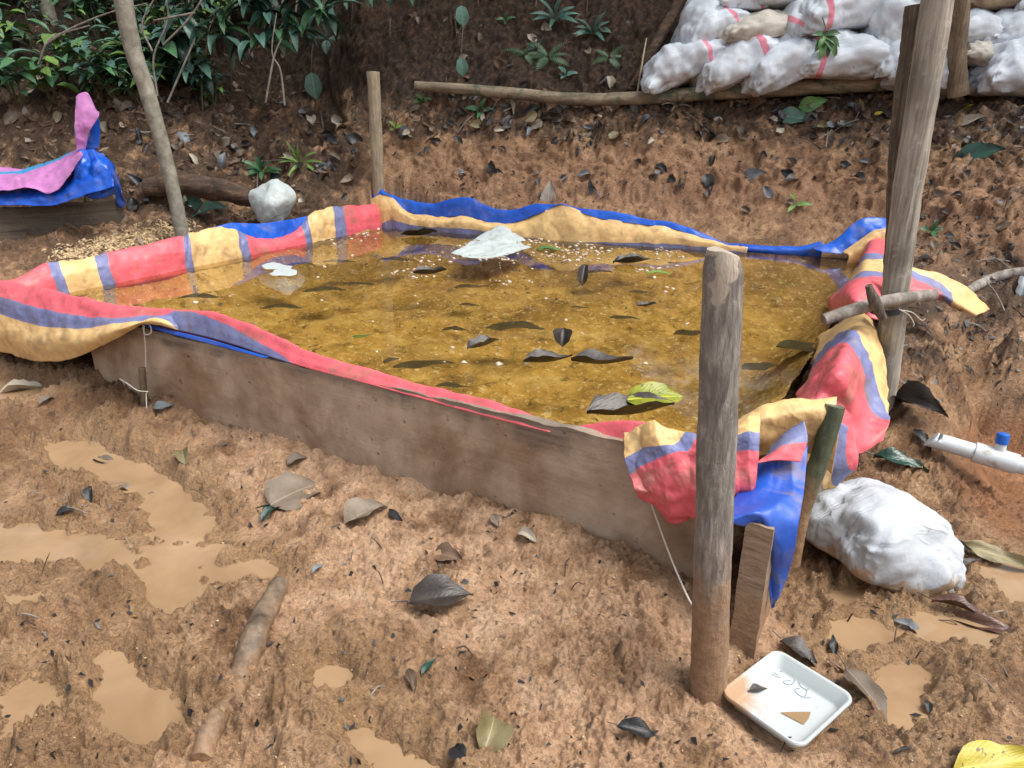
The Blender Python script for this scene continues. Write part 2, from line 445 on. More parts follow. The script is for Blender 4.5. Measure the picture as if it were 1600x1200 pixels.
zz = zz * (1 - k) + np.minimum(pit, zz) * k
zz = zz + rimk * (.012 + .05 * np.clip(n_bil, -.1, 1))
edge_ = (best > .03) & (best < .4)
zz = np.where(edge_, np.maximum(zz, blv + .0025 + .006 * n_fine + sstep(.03, .12, best) * .014 - .005), zz)
slurry = sstep(.22, .01, best + .08 * n_mid)
tc = G(1230, 1092, .02); td_ = np.hypot(x - tc.x, y - tc.y)
zz = zz + (np.minimum(zz, -.012 + .004 * n_mid) - zz) * sstep(.19, .12, td_)
# the post and planks stand in soft mud; below the pool the sheet drops under the liner
zz = np.where(pool_d < -.06, np.minimum(zz, .14 + 0 * zz), zz)
zz = np.where((pool_d >= -.06) & (pool_d < .10) & (y > 4.0), np.minimum(zz, .37 + .6 * np.clip(pool_d, 0, .1)), zz)
# displace the bank along its slope, not straight up
gy, gx = np.gradient(Z)
Xu, Xr = np.gradient(X)[1], np.gradient(X)[0]; Yu, Yr = np.gradient(Y)[1], np.gradient(Y)[0]
tu = np.stack([Xu, Yu, np.gradient(Z)[1]], -1); tr = np.stack([Xr, Yr, np.gradient(Z)[0]], -1)
nn = np.cross(tu, tr); nn /= np.linalg.norm(nn, axis=-1, keepdims=True) + 1e-9
nn = np.where(nn[..., 2:] < 0, -nn, nn).reshape(-1, 3)
nearpool = sstep(0, .25, pool_d)
dv = dbank * np.where(y > 4.2, nearpool, 1)
V = np.c_[x + nn[:, 0] * dv, y + nn[:, 1] * dv, zz + nn[:, 2] * dv]
F = grid_faces(NR, NC)
keep = (pool_d < -.25).reshape(-1)[F].all(1)
F = F[~keep]
ground_me = mesh_np('ground', V, F)
hum = (sstep(1.02, 1.18, z + .14 * nb1) * sstep(3.2, 1.5, z) * .8 + sstep(1.4, 1.55, z) * .65) * (y > 4.5)  # dark humus; on the wall it also paints in the overhang's shade
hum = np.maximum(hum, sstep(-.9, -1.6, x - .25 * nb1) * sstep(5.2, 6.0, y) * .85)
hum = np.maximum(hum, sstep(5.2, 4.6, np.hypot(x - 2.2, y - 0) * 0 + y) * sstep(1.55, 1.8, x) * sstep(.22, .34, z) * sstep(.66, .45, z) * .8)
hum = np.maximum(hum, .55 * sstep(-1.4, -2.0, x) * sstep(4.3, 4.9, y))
tr_ = sstep(.1, -.01, z) * sstep(1.62, 1.75, x) * sstep(2.1, 2.25, y) * sstep(4, 3.6, y)
wall_shade = sstep(1.45, 1.6, z) * .75  # earth wall: shade under the overhang put into the soil colour
L3 = lambda t, stops: np.stack([np.interp(t, [q_[0] for q_ in stops], [q_[1][k] for q_ in stops]) for k in range(3)], -1)
c1 = np.zeros(len(x)); c2 = c1.copy(); c3 = c1.copy(); c4 = c1.copy()
ps = bnoise3[seen]
c1[seen] = fbm(ps, 2.4, 4, .55, 31); c2[seen] = fbm(ps, 13, 5, .62, 32); c3[seen] = fbm(ps, 30, 3, .6, 33); c4[seen] = fbm(ps, 6, 5, .6, 34)
mud = L3(c2, [(-.45, (.24, .142, .076)), (-.12, (.41, .255, .145)), (.12, (.50, .325, .192)), (.45, (.61, .42, .27))])
dk = L3(c2, [(-.4, (.12, .066, .034)), (.4, (.32, .19, .106))])
mix_ = lambda f_, a_, b_: a_ * (1 - f_[:, None]) + b_ * f_[:, None]
col = mix_(sstep(-.06, .14, c1 + .5 * c4 + .45 * c2 - .26 * heap + .22 * left) * .93, mud, dk)
pink = L3(c2, [(-.4, (.42, .258, .15)), (0, (.60, .40, .255)), (.4, (.70, .50, .34))])
col = mix_(np.clip(heap * sstep(.35, -.1, c4), 0, 1) * .9, col, pink)
bface = bank * sstep(1.12, .82, z) * sstep(-1.2, -.4, x)
col = mix_(np.clip(bface * .75, 0, 1), col, L3(c2 + .6 * c4, [(-.5, (.17, .092, .05)), (0, (.34, .195, .112)), (.5, (.48, .30, .185))]))
col = mix_(np.clip(slurry, 0, 1), col, L3(c2, [(-.4, (.31, .195, .105)), (.4, (.46, .31, .18))]))
redc = L3(c2, [(-.4, (.26, .125, .06)), (.4, (.44, .235, .125))])
wall_shade_c = L3(c2, [(-.4, (.045, .022, .013)), (.4, (.15, .07, .04))])  # red-brown wall soil, darkened to stand in for shade
col = mix_(np.clip(tr_, 0, 1), col, redc)
col = mix_(np.clip(wall_shade * 1.2, 0, 1), col, wall_shade_c)
hum_shade_c = L3(c3 + .4 * c2, [(-.5, (.014, .010, .008)), (-.05, (.045, .029, .02)), (.5, (.16, .10, .062))])
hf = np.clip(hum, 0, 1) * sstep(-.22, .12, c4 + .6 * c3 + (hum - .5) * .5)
col = mix_(np.clip(hf, 0, 1), col, hum_shade_c)
fl = sstep(.30, .42, c3) * sstep(-.1, .2, c1 + .3) * .75
col = mix_(fl, col, np.array([[.05, .037, .028]]))
rgh = np.clip(.50 - .9 * c4 + .2 * heap - .14 * (1 - heap) * front - .1 * left, .2, .95)
rgh = rgh * (1 - hf) + .85 * hf
rgh = rgh * (1 - slurry * .9) + .2 * slurry * .9
rgh = np.where(y > 4.6, np.maximum(rgh, .6), rgh)
col = col * np.array([[1.10, 1.04, 1.0]])
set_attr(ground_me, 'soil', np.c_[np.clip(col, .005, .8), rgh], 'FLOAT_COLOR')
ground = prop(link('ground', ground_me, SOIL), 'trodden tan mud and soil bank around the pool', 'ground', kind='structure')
del ground['category']
# coarse copy for finding where a line of sight meets the soil
Vg = V.reshape(NR, NC, 3)[::2, ::2]; Fg = grid_faces(*Vg.shape[:2])
GB = BVHTree.FromPolygons([tuple(v) for v in Vg.reshape(-1, 3)], [tuple(f) for f in Fg.tolist()])
def hit(px, py):
    d = ray(px, py).normalized(); h = GB.ray_cast(CAMP, d)
    return (h[0], h[1] if h[1].z > 0 else -h[1]) if h[0] is not None else (None, None)
def down(x_, y_, top=6.0):
    h = GB.ray_cast(Vector((x_, y_, top)), Vector((0, 0, -1)))
    return (h[0], h[1] if h[1].z > 0 else -h[1]) if h[0] is not None else (Vector((x_, y_, 0)), Vector((0, 0, 1)))

PLB = ['long branching puddle at the left of the mud', 'footprint puddle near the bottom left corner', 'puddle at the left edge near the bottom', 'long puddle at the bottom edge right of the log', 'small round puddle right of the log', 'thin puddle under the hanging flap', 'puddle between the tray and the slumped sack', 'long puddle right of the slumped sack', 'rounded puddle right of the foam tray', 'puddle at the right edge below the olive leaf', 'tiny puddle at the foot of the slumped sack', 'little pool in a hole at the left edge']
PUDS = [([PUDW[k][0] for k in (0, 1, 2, 3, 4)], 0.0)] + [([PUDW[k][0]], PUDW[k][1]) for k in range(5, len(PUDW))]
for i_, (polys, lv) in enumerate(PUDS):                # a sheet of small cells that follows the outline, its rim hidden in the mud
    a = np.array(sum(polys, [])); lo_, hi_ = a.min(0) - .1, a.max(0) + .1
    gx_, gy_ = np.meshgrid(np.arange(lo_[0], hi_[0], .022), np.arange(lo_[1], hi_[1], .022))
    sd_ = np.min([poly_sd(gx_, gy_, p_) for p_ in polys], axis=0)
    f_ = grid_faces(*gx_.shape); f_ = f_[(sd_.ravel()[f_] < .045).all(1)]
    us = np.unique(f_); rm = np.zeros(gx_.size, int); rm[us] = np.arange(len(us))
    me = mesh_np('puddle', np.c_[gx_.ravel()[us], gy_.ravel()[us], np.full(len(us), lv + .0004 * i_)], rm[f_], False)
    prop(link('puddle', me, PUDDLE), PLB[i_], kind='structure')

# ------------------------------------------------------------------ pool bed and water
n = 260
u, v = np.meshgrid(np.linspace(0, 1, n), np.linspace(0, 1, n))
def quad(u, v, grow=0.0):
    c = (A_ + B_ + C_ + D_) / 4
    q = [c + (k - c) * (1 + grow) for k in POOL]
    x_ = (1 - v) * ((1 - u) * q[0].x + u * q[1].x) + v * ((1 - u) * q[3].x + u * q[2].x)
    y_ = (1 - v) * ((1 - u) * q[0].y + u * q[1].y) + v * ((1 - u) * q[3].y + u * q[2].y)
    return x_, y_
bx_, by_ = quad(u, v, -.015)
pp = np.c_[bx_.ravel(), by_.ravel(), np.zeros(n * n)]
pd = -poly_sd(pp[:, 0], pp[:, 1], [tuple(k) for k in POOL])
depth = (.235 - .10 * sstep(.45, .95, v.ravel())) * (.12 + .88 * sstep(.0, .30, pd))
bz = WATER_Z - depth + .05 * fbm(pp, 3, 4, .5, 21) + .028 * fbm(pp, 12, 4, .6, 22) + .02 * np.clip(fbm(pp, 28, 3, .6, 23), 0, 1)
bz = np.minimum(bz, WATER_Z + .012)
bed = link('pool_bed', mesh_np('pool_bed', np.c_[pp[:, :2], bz], grid_faces(n, n)), BED)
prop(bed, 'ochre sediment on the bottom of the pool', kind='structure')
wx, wy = quad(*np.meshgrid(np.linspace(0, 1, 12), np.linspace(0, 1, 12)), -.012)
water = link('pool_water', mesh_np('pool_water', np.c_[wx.ravel(), wy.ravel(), np.full(144, WATER_Z)], grid_faces(12, 12)), POOLW)
prop(water, 'clear amber standing water in the pool', kind='structure')
# ================================================================== boards and posts
def board(name, a, b, n_out, z0, z1, thick, mat, nl=90, nh=14, rag=.006, seed=1, parent=None, twist=0.0):
    """plank from a to b (xy), outer face on the line, thickness away from n_out; ragged saw edges"""
    a, b = Vector(a), Vector(b); e = (b - a).normalized(); n_ = Vector(n_out).normalized()
    prof = []                            # closed loop outer bottom -> outer top -> inner top -> inner bottom
    for k in range(nh): prof.append((0, k / (nh - 1)))
    for k in range(1, 4): prof.append((-thick * k / 4, 1.0))
    for k in range(nh): prof.append((-thick, 1 - k / (nh - 1)))
    vs = []
    for i in range(nl):
        t = i / (nl - 1); q = a.lerp(b, t)
        for o, h in prof:
            zt = z1[0] * (1 - t) + z1[1] * t; zb = z0[0] * (1 - t) + z0[1] * t
            vs.append((q.x + n_.x * o, q.y + n_.y * o, zb + (zt - zb) * h))
    v_ = np.array(vs); L = len(prof)
    hh = np.tile(np.array([p_[1] for p_ in prof]), nl)
    s1 = fbm(v_, 2.5, 4, .5, seed); s2 = fbm(v_ * np.array([1, 1, 3]), 14, 3, .55, seed + 1)
    off = s1 * .008 + s2 * .004
    v_[:, 0] += n_.x * off; v_[:, 1] += n_.y * off
    v_[:, 2] += np.where(hh > .98, rag * 2.2 * fbm(v_, 9, 3, .6, seed + 2), 0)
    f_ = grid_faces(nl, L, True)
    me = mesh_np(name, v_, f_)
    bm = bmesh.new(); bm.from_mesh(me); bm.verts.ensure_lookup_table()
    bm.faces.new([bm.verts[k] for k in range(L)]); bm.faces.new([bm.verts[(nl - 1) * L + k] for k in range(L)][::-1])
    bmesh.ops.recalc_face_normals(bm, faces=bm.faces); bm.to_mesh(me); bm.free()
    me.set_sharp_from_angle(angle=R(50))
    return link(name, me, mat, parent)

def mat_board(name, low_mud, top):
    m = NT(name); p = m.pos(); zz_ = m.sep(p)[2]
    g = m.noise(m.coord('Object', (1.6, 1.6, 40)), 1.0, 5, .6)
    wood = m.ramp(g, [(.3, (.10, .075, .058)), (.5, (.20, .155, .12)), (.7, (.30, .245, .195))])
    n1 = m.noise(p, 2.6, 5, .62, .4); n2 = m.noise(p, 60, 4, .7)
    dry = m.ramp(m.noise(p, 9, 5, .6), [(.3, (.34, .245, .17)), (.7, (.50, .385, .285))])
    wet = m.ramp(m.noise(p, 9, 5, .6), [(.3, (.20, .125, .076)), (.7, (.33, .22, .14))])
    coat = m.mix(m.fr(m.math('ADD', n1, m.math('MULTIPLY', zz_, .30)), .46, .68), wet, dry)
    edge = m.math('ADD', zz_, m.math('MULTIPLY', m.math('SUBTRACT', m.noise(p, 4.5, 5, .6, .4), .5), .30))
    c = m.mix(m.fr(edge, top - .05, top + .03), coat, wood)
    splat = m.fr(m.noise(p, 30, 4, .6), .66, .73)
    c = m.mix(m.math('MULTIPLY', splat, .7), c, (.16, .098, .058))
    m.base(c)
    m.rough(m.ramp(n1, [(.35, (.45,) * 3), (.65, (.85,) * 3)]))
    b = m.bump(m.math('ADD', m.math('MULTIPLY', n2, .5), m.math('MULTIPLY', splat, 1.2)), .006, .8)
    b = m.bump(g, .004, .6, b)
    m.normal(b)
    return m.m
BOARD = mat_board('muddy_board', .2, .445)
ENDW = mat_wood('sawn_end', (.15, .10, .065), (.27, .19, .125), (.38, .28, .19), mud_z=.18, mudn=.14, grain=(12, 12, 60), bumpd=.008)

fn = Vector((-(B_ - A_).normalized().y, (B_ - A_).normalized().x)); fn = fn if fn.y < 0 else -fn
fb_l = A_.lerp(B_, .23); fb_r = A_.lerp(B_, .995)
o = board('front_board', fb_l, fb_r, fn, (-.05, -.06), (.462, .468), .034, BOARD, 150, 18)
prop(o, 'long mud-smeared wooden board along the front of the pool', 'board')
ed = (C_ - B_).normalized(); rn = Vector((ed.y, -ed.x))
ra = Vector((.648, 1.58))
o = board('side_plank', ra, C_ + rn * .02, rn, (-.02, .1), (.405, .40), .068, ENDW, 120, 14, .012, 5)
prop(o, 'thick plank whose muddy sawn end sticks out at the front corner', 'board')
o = board('back_board', C_ + Vector((.0, .03)), D_ + Vector((0, .03)), (.3, 1), (.1, .1), (.33, .33), .03, BOARD, 60, 8, seed=8)
prop(o, 'board under the blue liner edge along the back of the pool', 'board')
o = board('left_board', D_ + Vector((-.02, 0)), A_ + Vector((-.02, 0)), (-.8, .4), (.1, .05), (.33, .35), .03, BOARD, 60, 8, seed=9)
prop(o, 'board under the striped liner roll on the left side of the pool', 'board')

def limb(name, pts, radii, mat, seg=18, n=40, rough=.06, seed=1, parent=None, flat=1.0, knots=0, capn=True, freq=7, uvw=None):
    """swept round timber / stick / root along a curve of points, uneven girth, cut ends"""
    c = catmull([tuple(p_) for p_ in pts], n); rr = catmull([(r_,) for r_ in radii], n)[:, 0]
    T = np.gradient(c, axis=0); T /= np.linalg.norm(T, axis=1)[:, None]
    ref = np.array([0.0, 0, 1]) if abs(T[0][2]) < .8 else np.array([1.0, 0, 0])
    U = np.cross(T, ref); U /= np.linalg.norm(U, axis=1)[:, None]; W = np.cross(T, U)
    an = np.linspace(0, 2 * np.pi, seg, endpoint=False)
    ring = (np.cos(an)[None, :, None] * U[:, None] + np.sin(an)[None, :, None] * W[:, None] * flat)
    v_ = (c[:, None] + ring * rr[:, None, None]).reshape(-1, 3)
    d_ = ring.reshape(-1, 3); r_ = np.repeat(rr, seg)
    nz_ = fbm(v_, freq / 1.0, 3, .5, seed) * rough * 2.2 + fbm(v_, freq * 4, 2, .5, seed + 3) * rough
    v_ = v_ + d_ * (nz_ * r_)[:, None]
    f_ = grid_faces(n, seg, True)
    me = mesh_np(name, v_, f_)
    bm = bmesh.new(); bm.from_mesh(me); bm.verts.ensure_lookup_table()
    ends_ = [(b0, sg, td, [bm.verts[b0 + k] for k in range(seg)]) for b0, sg, td in ((0, -1, T[0]), ((n - 1) * seg, 1, T[-1]))]
    for base_i, sgn, tdir, loop in ends_:
        cen = sum((q.co for q in loop), Vector()) / seg
        cv = bm.verts.new(cen + Vector(tdir) * sgn * r_[base_i] * .06)
        for k in range(seg):
            try: bm.faces.new((loop[k], loop[(k + 1) % seg], cv))
            except ValueError: pass
    bmesh.ops.recalc_face_normals(bm, faces=bm.faces); bm.to_mesh(me); bm.free()
    me.polygons.foreach_set('use_smooth', np.ones(len(me.polygons), bool))
    me.set_sharp_from_angle(angle=R(55))
    return link(name, me, mat, parent)

POSTG = mat_wood('grey_post_bark', (.11, .098, .088), (.215, .195, .175), (.42, .385, .34), mud_z=.36, mudn=.12, grain=(80, 80, 14), rough=.7, bumpd=.010)
POSTW = mat_wood('weathered_timber', (.13, .115, .095), (.30, .275, .23), (.50, .47, .41), grain=(60, 60, 3), rough=.85)
POSTD = mat_wood('dark_split_timber', (.03, .025, .02), (.095, .078, .06), (.22, .185, .145), grain=(60, 60, 2.5), rough=.85)
POSTB = mat_wood('pale_stake', (.20, .16, .11), (.36, .30, .21), (.50, .43, .32), grain=(50, 50, 4), rough=.85)
BARK = mat_wood('smooth_bark', (.13, .12, .095), (.25, .235, .19), (.38, .36, .30), grain=(14, 14, 14), rough=.8, moss=.25)
BAMBOO = mat_wood('green_stick', (.028, .038, .022), (.07, .085, .05), (.19, .20, .13), mud_z=.30, mudn=.12, grain=(22, 22, 6), rough=.5)
LOGM = mat_wood('mossy_log', (.085, .065, .045), (.21, .165, .11), (.38, .31, .22), grain=(3, 26, 26), rough=.8, moss=.9)
MUDLOG = mat_wood('muddy_log', (.05, .036, .026), (.14, .10, .066), (.28, .20, .13), grain=(20, 20, 3), rough=.55, mud_z=.03, mudn=.035)
TWIG = mat_wood('twig_bark', (.10, .085, .07), (.24, .21, .18), (.40, .37, .33), grain=(30, 30, 8), rough=.8)
ROTLOG = mat_wood('rotten_log', (.022, .015, .011), (.07, .042, .028), (.19, .11, .065), grain=(3, 24, 24), rough=.85, bumpd=.02)
WIRE = NT('dark_wire'); WIRE.base((.02, .022, .024)); WIRE.rough(.4); WIRE = WIRE.m
TWINE = NT('pale_twine'); TWINE.base((.62, .58, .50)); TWINE.rough(.8); TWINE = TWINE.m

# front post
def scar(mat, pts, colr):
    """pale patch where the bark is torn off"""
    nt = mat.node_tree; b_ = nt.nodes['Principled BSDF']; src = b_.inputs['Base Color'].links[0].from_socket
    geo = nt.nodes.new('ShaderNodeNewGeometry'); ns = nt.nodes.new('ShaderNodeTexNoise'); ns.inputs['Scale'].default_value = 40; nt.links.new(geo.outputs['Position'], ns.inputs['Vector'])
    for q in pts:
        d_ = nt.nodes.new('ShaderNodeVectorMath'); d_.operation = 'DISTANCE'; nt.links.new(geo.outputs['Position'], d_.inputs[0]); d_.inputs[1].default_value = tuple(q[0])
        ad = nt.nodes.new('ShaderNodeMath'); ad.operation = 'MULTIPLY_ADD'; nt.links.new(ns.outputs['Fac'], ad.inputs[0]); ad.inputs[1].default_value = .03; nt.links.new(d_.outputs['Value'], ad.inputs[2])
        mr = nt.nodes.new('ShaderNodeMapRange'); nt.links.new(ad.outputs[0], mr.inputs[0]); mr.inputs[1].default_value = q[1] + .016; mr.inputs[2].default_value = q[1] + .012; 
        mx = nt.nodes.new('ShaderNodeMix'); mx.data_type = 'RGBA'; nt.links.new(mr.outputs[0], mx.inputs[0]); nt.links.new(src, mx.inputs[6]); mx.inputs[7].default_value = (*colr, 1); src = mx.outputs[2]
    nt.links.new(src, b_.inputs['Base Color'])
fp0 = G(1106, 1085, .0); py_ = fp0.y
fp1 = P(1131, 388, py_ + .0)
axis = (fp1 - fp0)
o = limb('round_post', [fp0 - axis * .12, fp0, fp0 + axis * .35, fp0 + axis * .7, fp1], [.047, .046, .0435, .042, .040], POSTG, 30, 110, .035, 2)
bm = bmesh.new(); bm.from_mesh(o.data)                        # axe-cut, rounded-off top
tz = fp1.z
for v_ in bm.verts:
    if v_.co.z > tz - .05:
        q = v_.co - Vector((fp1.x, fp1.y, v_.co.z)); k = (v_.co.z - (tz - .05)) / .05
        v_.co.x -= q.x * .18 * k * k; v_.co.y -= q.y * .18 * k * k
        v_.co.z -= max(0, q.x * .35 + .004) * k
bm.to_mesh(o.data); bm.free()
scar(POSTG, [(P(1142, 400, py_ - .04), .03), (P(1136, 425, py_ - .04), .026), (P(1124, 452, py_ - .04), .022), (P(1118, 470, py_ - .04), .016), (P(1131, 384, py_), .038), (P(1120, 487, py_ - .04), .004)], (.42, .36, .29))
prop(o, 'thick grey round post with mud-caked foot at the front corner', 'post')

# tall leaning post at the right with a split timber behind it
t0, t1, t2 = P(1385, 590, 2.92), P(1414, 330, 2.92), P(1486, -130, 2.92)
o = limb('leaning_post', [t0 - Vector((.02, 0, .22)), t0, t1, t2], [.046, .048, .053, .054], POSTW, 22, 120, .04, 6)
prop(o, 'tall pale weathered post leaning right behind the striped liner', 'post')
u0, u1, u2 = P(1396, 400, 3.06), P(1408, 200, 3.06), P(1433, 8, 3.06)
o = limb('split_timber', [P(1388, 560, 3.06), u0, u1, u2], [.05, .054, .06, .066], POSTD, 12, 80, .10, 9, flat=.55)
prop(o, 'dark split timber standing against the tall leaning post', 'timber')
o = limb('back_stake', [P(592, 318, 6.62), P(588, 220, 6.6), P(583, 112, 6.58)], [.048, .052, .054], POSTB, 18, 60, .05, 11)
prop(o, 'pale upright stake behind the back left pool corner', 'stake')
# slim trunk on the left
tb = hit(283, 362)[0]
yb = min(tb.y, 5.55) if tb else 5.2
trunk = thing('slim_tree', 'slim leaning grey-green tree trunk behind the left pool edge', 'tree', P(283, 362, yb))
limb('trunk', [P(286, 372, yb), P(262, 260, yb), P(232, 150, yb), P(206, 70, yb), P(190, -20, yb), P(178, -120, yb), P(160, -420, yb)], [.052, .050, .054, .058, .060, .06, .055], BARK, 20, 110, .035, 3, parent=trunk)
ft_ = thing('forest_tree', 'pale forest trunk high on the left slope', 'tree', P(86, 70, 8.6))
limb('trunk', [P(86, 70, 8.6), P(76, 20, 8.6), P(62, -40, 8.6), P(40, -300, 8.6)], [.075, .07, .07, .06], BARK, 14, 50, .05, 14, parent=ft_)
ft_ = thing('forest_tree', 'dark narrow forest trunk left of the pale trunk', 'tree', P(58, 45, 9.0))
limb('trunk', [P(58, 45, 9.0), P(52, 10, 9.0), P(50, -60, 9.0), P(60, -300, 9.)], [.07, .066, .06, .05], POSTD, 12, 40, .05, 15, parent=ft_)
# post by the sacks
o = limb('sack_post', [P(1497, 150, 5.95), P(1495, 100, 5.95), P(1500, 20, 5.95), P(1508, -80, 5.95)], [.075, .066, .066, .066], mat_wood('brown_timber', (.06, .042, .028), (.17, .12, .075), (.29, .215, .14), grain=(50, 50, 3)), 8, 50, .07, 17)
prop(o, 'brown squared post standing in front of the stacked sacks', 'post')
# short stakes
s0 = front_plane(226, 640, .06)
o = limb('short_stake', [front_plane(229, 690, .06), s0, front_plane(222, 575, .055)], [.016, .0165, .015], MUDLOG, 12, 30, .07, 19)
prop(o, 'short muddy peg tied to the left end of the front board', 'peg')
o = limb('green_stake', [P(1236, 880, 1.93), P(1252, 800, 1.93), P(1280, 720, 1.93), P(1305, 634, 1.95)], [.026, .027, .0275, .028], BAMBOO, 18, 80, .05, 21)
prop(o, 'mottled dark green stick wedged against the blue flap', 'stake')
# cross stick tied to the leaning post, and other sticks
o = limb('cross_stick', [P(1287, 500, 2.80), P(1340, 482, 2.82), P(1400, 468, 2.84), P(1460, 461, 2.88)], [.023, .025, .025, .024], TWIG, 16, 60, .06, 23)
prop(o, 'grey stick tied across the leaning post', 'stick')
o = limb('upright_stub', [P(1380, 498, 2.78), P(1366, 470, 2.78), P(1357, 446, 2.78)], [.016, .022, .014], POSTD, 8, 20, .08, 24)
prop(o, 'short black wood stub beside the leaning post', 'stick')
def ground_limb(name, pix, radii, mat, label, cat, lift=.6, sink=0.0, seed=1, n=50, seg=14, rough=.08, flat=1.0):
    pts = []
    for (a, b), r_ in zip(pix, radii):
        h = hit(a, b)[0]; pts.append(h + Vector((0, 0, r_ * lift)))
    o = limb(name, pts, radii, mat, seg, n, rough, seed, flat=flat)
    return prop(o, label, cat)
ground_limb('branch', [(1505, 462), (1535, 446), (1570, 434), (1610, 428)], [.022, .028, .03, .03], TWIG, 'grey branch on the slope right of the liner', 'branch', seed=26)
ml = [hit(438, 915)[0], hit(400, 985)[0], hit(360, 1065)[0], hit(335, 1130)[0], hit(315, 1190)[0]]
mz = [.034, .018, -.016, .006, -.004]
o = limb('muddy_log', [Vector((p_.x, p_.y, z_ + .012)) for p_, z_ in zip(ml, mz)], [.027, .034, .027, .028, .024], MUDLOG, 22, 120, .17, 31, freq=11)
prop(o, 'mud-covered log half sunk in the foreground mud', 'log')
o = limb('long_log', [P(648, 134, 7.0), P(720, 139, 6.98), P(800, 146, 6.93), P(900, 155, 6.87), P(1000, 153, 6.78), P(1100, 146, 6.7), P(1250, 137, 6.55), P(1400, 129, 6.4)], [.04, .046, .05, .052, .054, .058, .064, .062], LOGM, 18, 160, .05, 33)
prop(o, 'long thin mossy log lying below the sack wall', 'log')
o = limb('rotten_log', [P(228, 292, 6.0), P(300, 290, 6.02), P(370, 302, 6.05), P(425, 320, 6.05)], [.075, .085, .08, .06], ROTLOG, 16, 70, .16, 35)
prop(o, 'dark rotten log on the left bank behind the slim tree', 'log')
o = limb('dark_branch', [P(985, 142, 7.0), P(1010, 95, 7.05), P(1035, 50, 7.15), P(1060, 5, 7.3), P(1075, -30, 7.4)], [.035, .045, .05, .045, .04], ROTLOG, 12, 50, .1, 37)
prop(o, 'black branch leaning on the bank left of the sacks', 'branch')
o = limb('prop_stick', [P(995, 150, 6.85), P(1003, 100, 6.95), P(1010, 60, 7.1)], [.008, .008, .006], POSTB, 8, 20, .1, 38)
prop(o, 'thin pale stick leaning against the bank beside the black branch', 'stick')
# ties
def loops(name, c, axis_, r_, k, mat, th_, label, cat, pitch=.006):
    ax = Vector(axis_).normalized(); u_ = ax.orthogonal().normalized(); w_ = ax.cross(u_)
    pts = [Vector(c) + ax * (pitch * t / 12) + (u_ * math.cos(t * math.pi / 6) + w_ * math.sin(t * math.pi / 6)) * r_ for t in range(12 * k + 1)]
    return prop(limb(name, pts, [th_] * len(pts), mat, 6, len(pts) * 2, .02, 3), label, cat)
cpt = P(1384, 488, 2.92)
w = loops('wire_tie', cpt, t1 - t0, .059, 4, WIRE, .0028, 'black wire wound round the leaning post', 'wire')
for pts_ in ([(1405, 484), (1425, 488), (1440, 500), (1446, 498)], [(1405, 483), (1420, 492), (1428, 505), (1427, 510)]):
    q = limb('wire_end', [P(a, b, 2.82) for a, b in pts_], [.0016] * 4, TWINE, 6, 20, .02, 4, parent=w)
tw = thing('twine_tie', 'pale twine knotted over the liner and tied to the short peg', 'twine', front_plane(224, 560, .03))
cd_ = limb('cord', [front_plane(214, 498, .02), front_plane(222, 505, .035), front_plane(227, 540, .03), front_plane(228, 600, .045), front_plane(229, 638, .08)], [.0024] * 5, TWINE, 6, 40, .1, 5, parent=tw)
limb('knot', [front_plane(222, 505, .035), front_plane(234, 508, .04), front_plane(236, 520, .045), front_plane(226, 522, .045), front_plane(225, 508, .04)], [.003] * 5, TWINE, 6, 30, .1, 6, parent=cd_)
limb('cord', [front_plane(231, 612, .085), front_plane(215, 610, .09), front_plane(200, 600, .09), front_plane(187, 592, .08)], [.0024] * 4, TWINE, 6, 30, .1, 7, parent=tw)
o = limb('twine', [front_plane(1018, 788, .04), front_plane(1040, 850, .07), front_plane(1062, 905, .12), P(1085, 950, 1.50), P(1118, 972, 1.46)], [.0026] * 5, TWINE, 6, 60, .1, 8)
prop(o, 'thin pale twine running from the pink liner bunch to the front post', 'twine')
# ================================================================== the striped liner
def mat_tarp(name, stops, rough=.5, dirt=.6, sheen=.0):
    m = NT(name); p = m.pos()
    uv = m.sep(m.n('UVMap').outputs[0])[0]
    fr = m.math('FRACT', uv)
    c = m.ramp(fr, stops, 'CONSTANT')
    n1 = m.noise(p, 7, 6, .65, .4)
    c = m.mix(m.math('MULTIPLY', m.fr(n1, .50, .70), dirt), c, (.25, .17, .11))
    fade = m.noise(p, 22, 4, .6)
    c = m.mix(1.0, c, m.ramp(fade, [(.3, (.80,) * 3), (.6, (1.05,) * 3)]), 'MULTIPLY')
    m.base(c); m.rough(rough)
    b = m.bump(m.noise(p, 9, 4, .55, .5, 'RIDGED_MULTIFRACTAL'), .006, .5)
    b = m.bump(m.noise(p, 34, 3, .6, .4), .006, .45, b)
    m.normal(b)
    return m.m
RED, SLATE, TAN = (.70, .115, .145), (.165, .185, .36), (.72, .475, .205)
STRIPE = mat_tarp('striped_liner', [(0, RED), (.42, SLATE), (.52, TAN), (.90, SLATE)])
def mat_plastic(name, c, c2, rough=.28, dirt=.4):
    m = NT(name); p = m.pos(); n1 = m.noise(p, 6, 6, .65, .5)
    cc = m.ramp(m.noise(p, 3, 4, .6), [(.3, c), (.7, c2)])
    cc = m.mix(m.math('MULTIPLY', m.fr(n1, .50, .70), dirt), cc, (.24, .19, .15))
    m.base(cc); m.rough(m.ramp(n1, [(.4, (rough,) * 3), (.75, (.75,) * 3)]))
    m.normal(m.bump(m.noise(p, 9, 4, .6, .8, 'RIDGED_MULTIFRACTAL'), .008, .6))
    return m.m
BLUE = mat_plastic('blue_backing', (.006, .06, .42), (.010, .12, .62))
BLUEM = mat_plastic('blue_muddy_backing', (.008, .055, .42), (.03, .12, .5), dirt=.9)

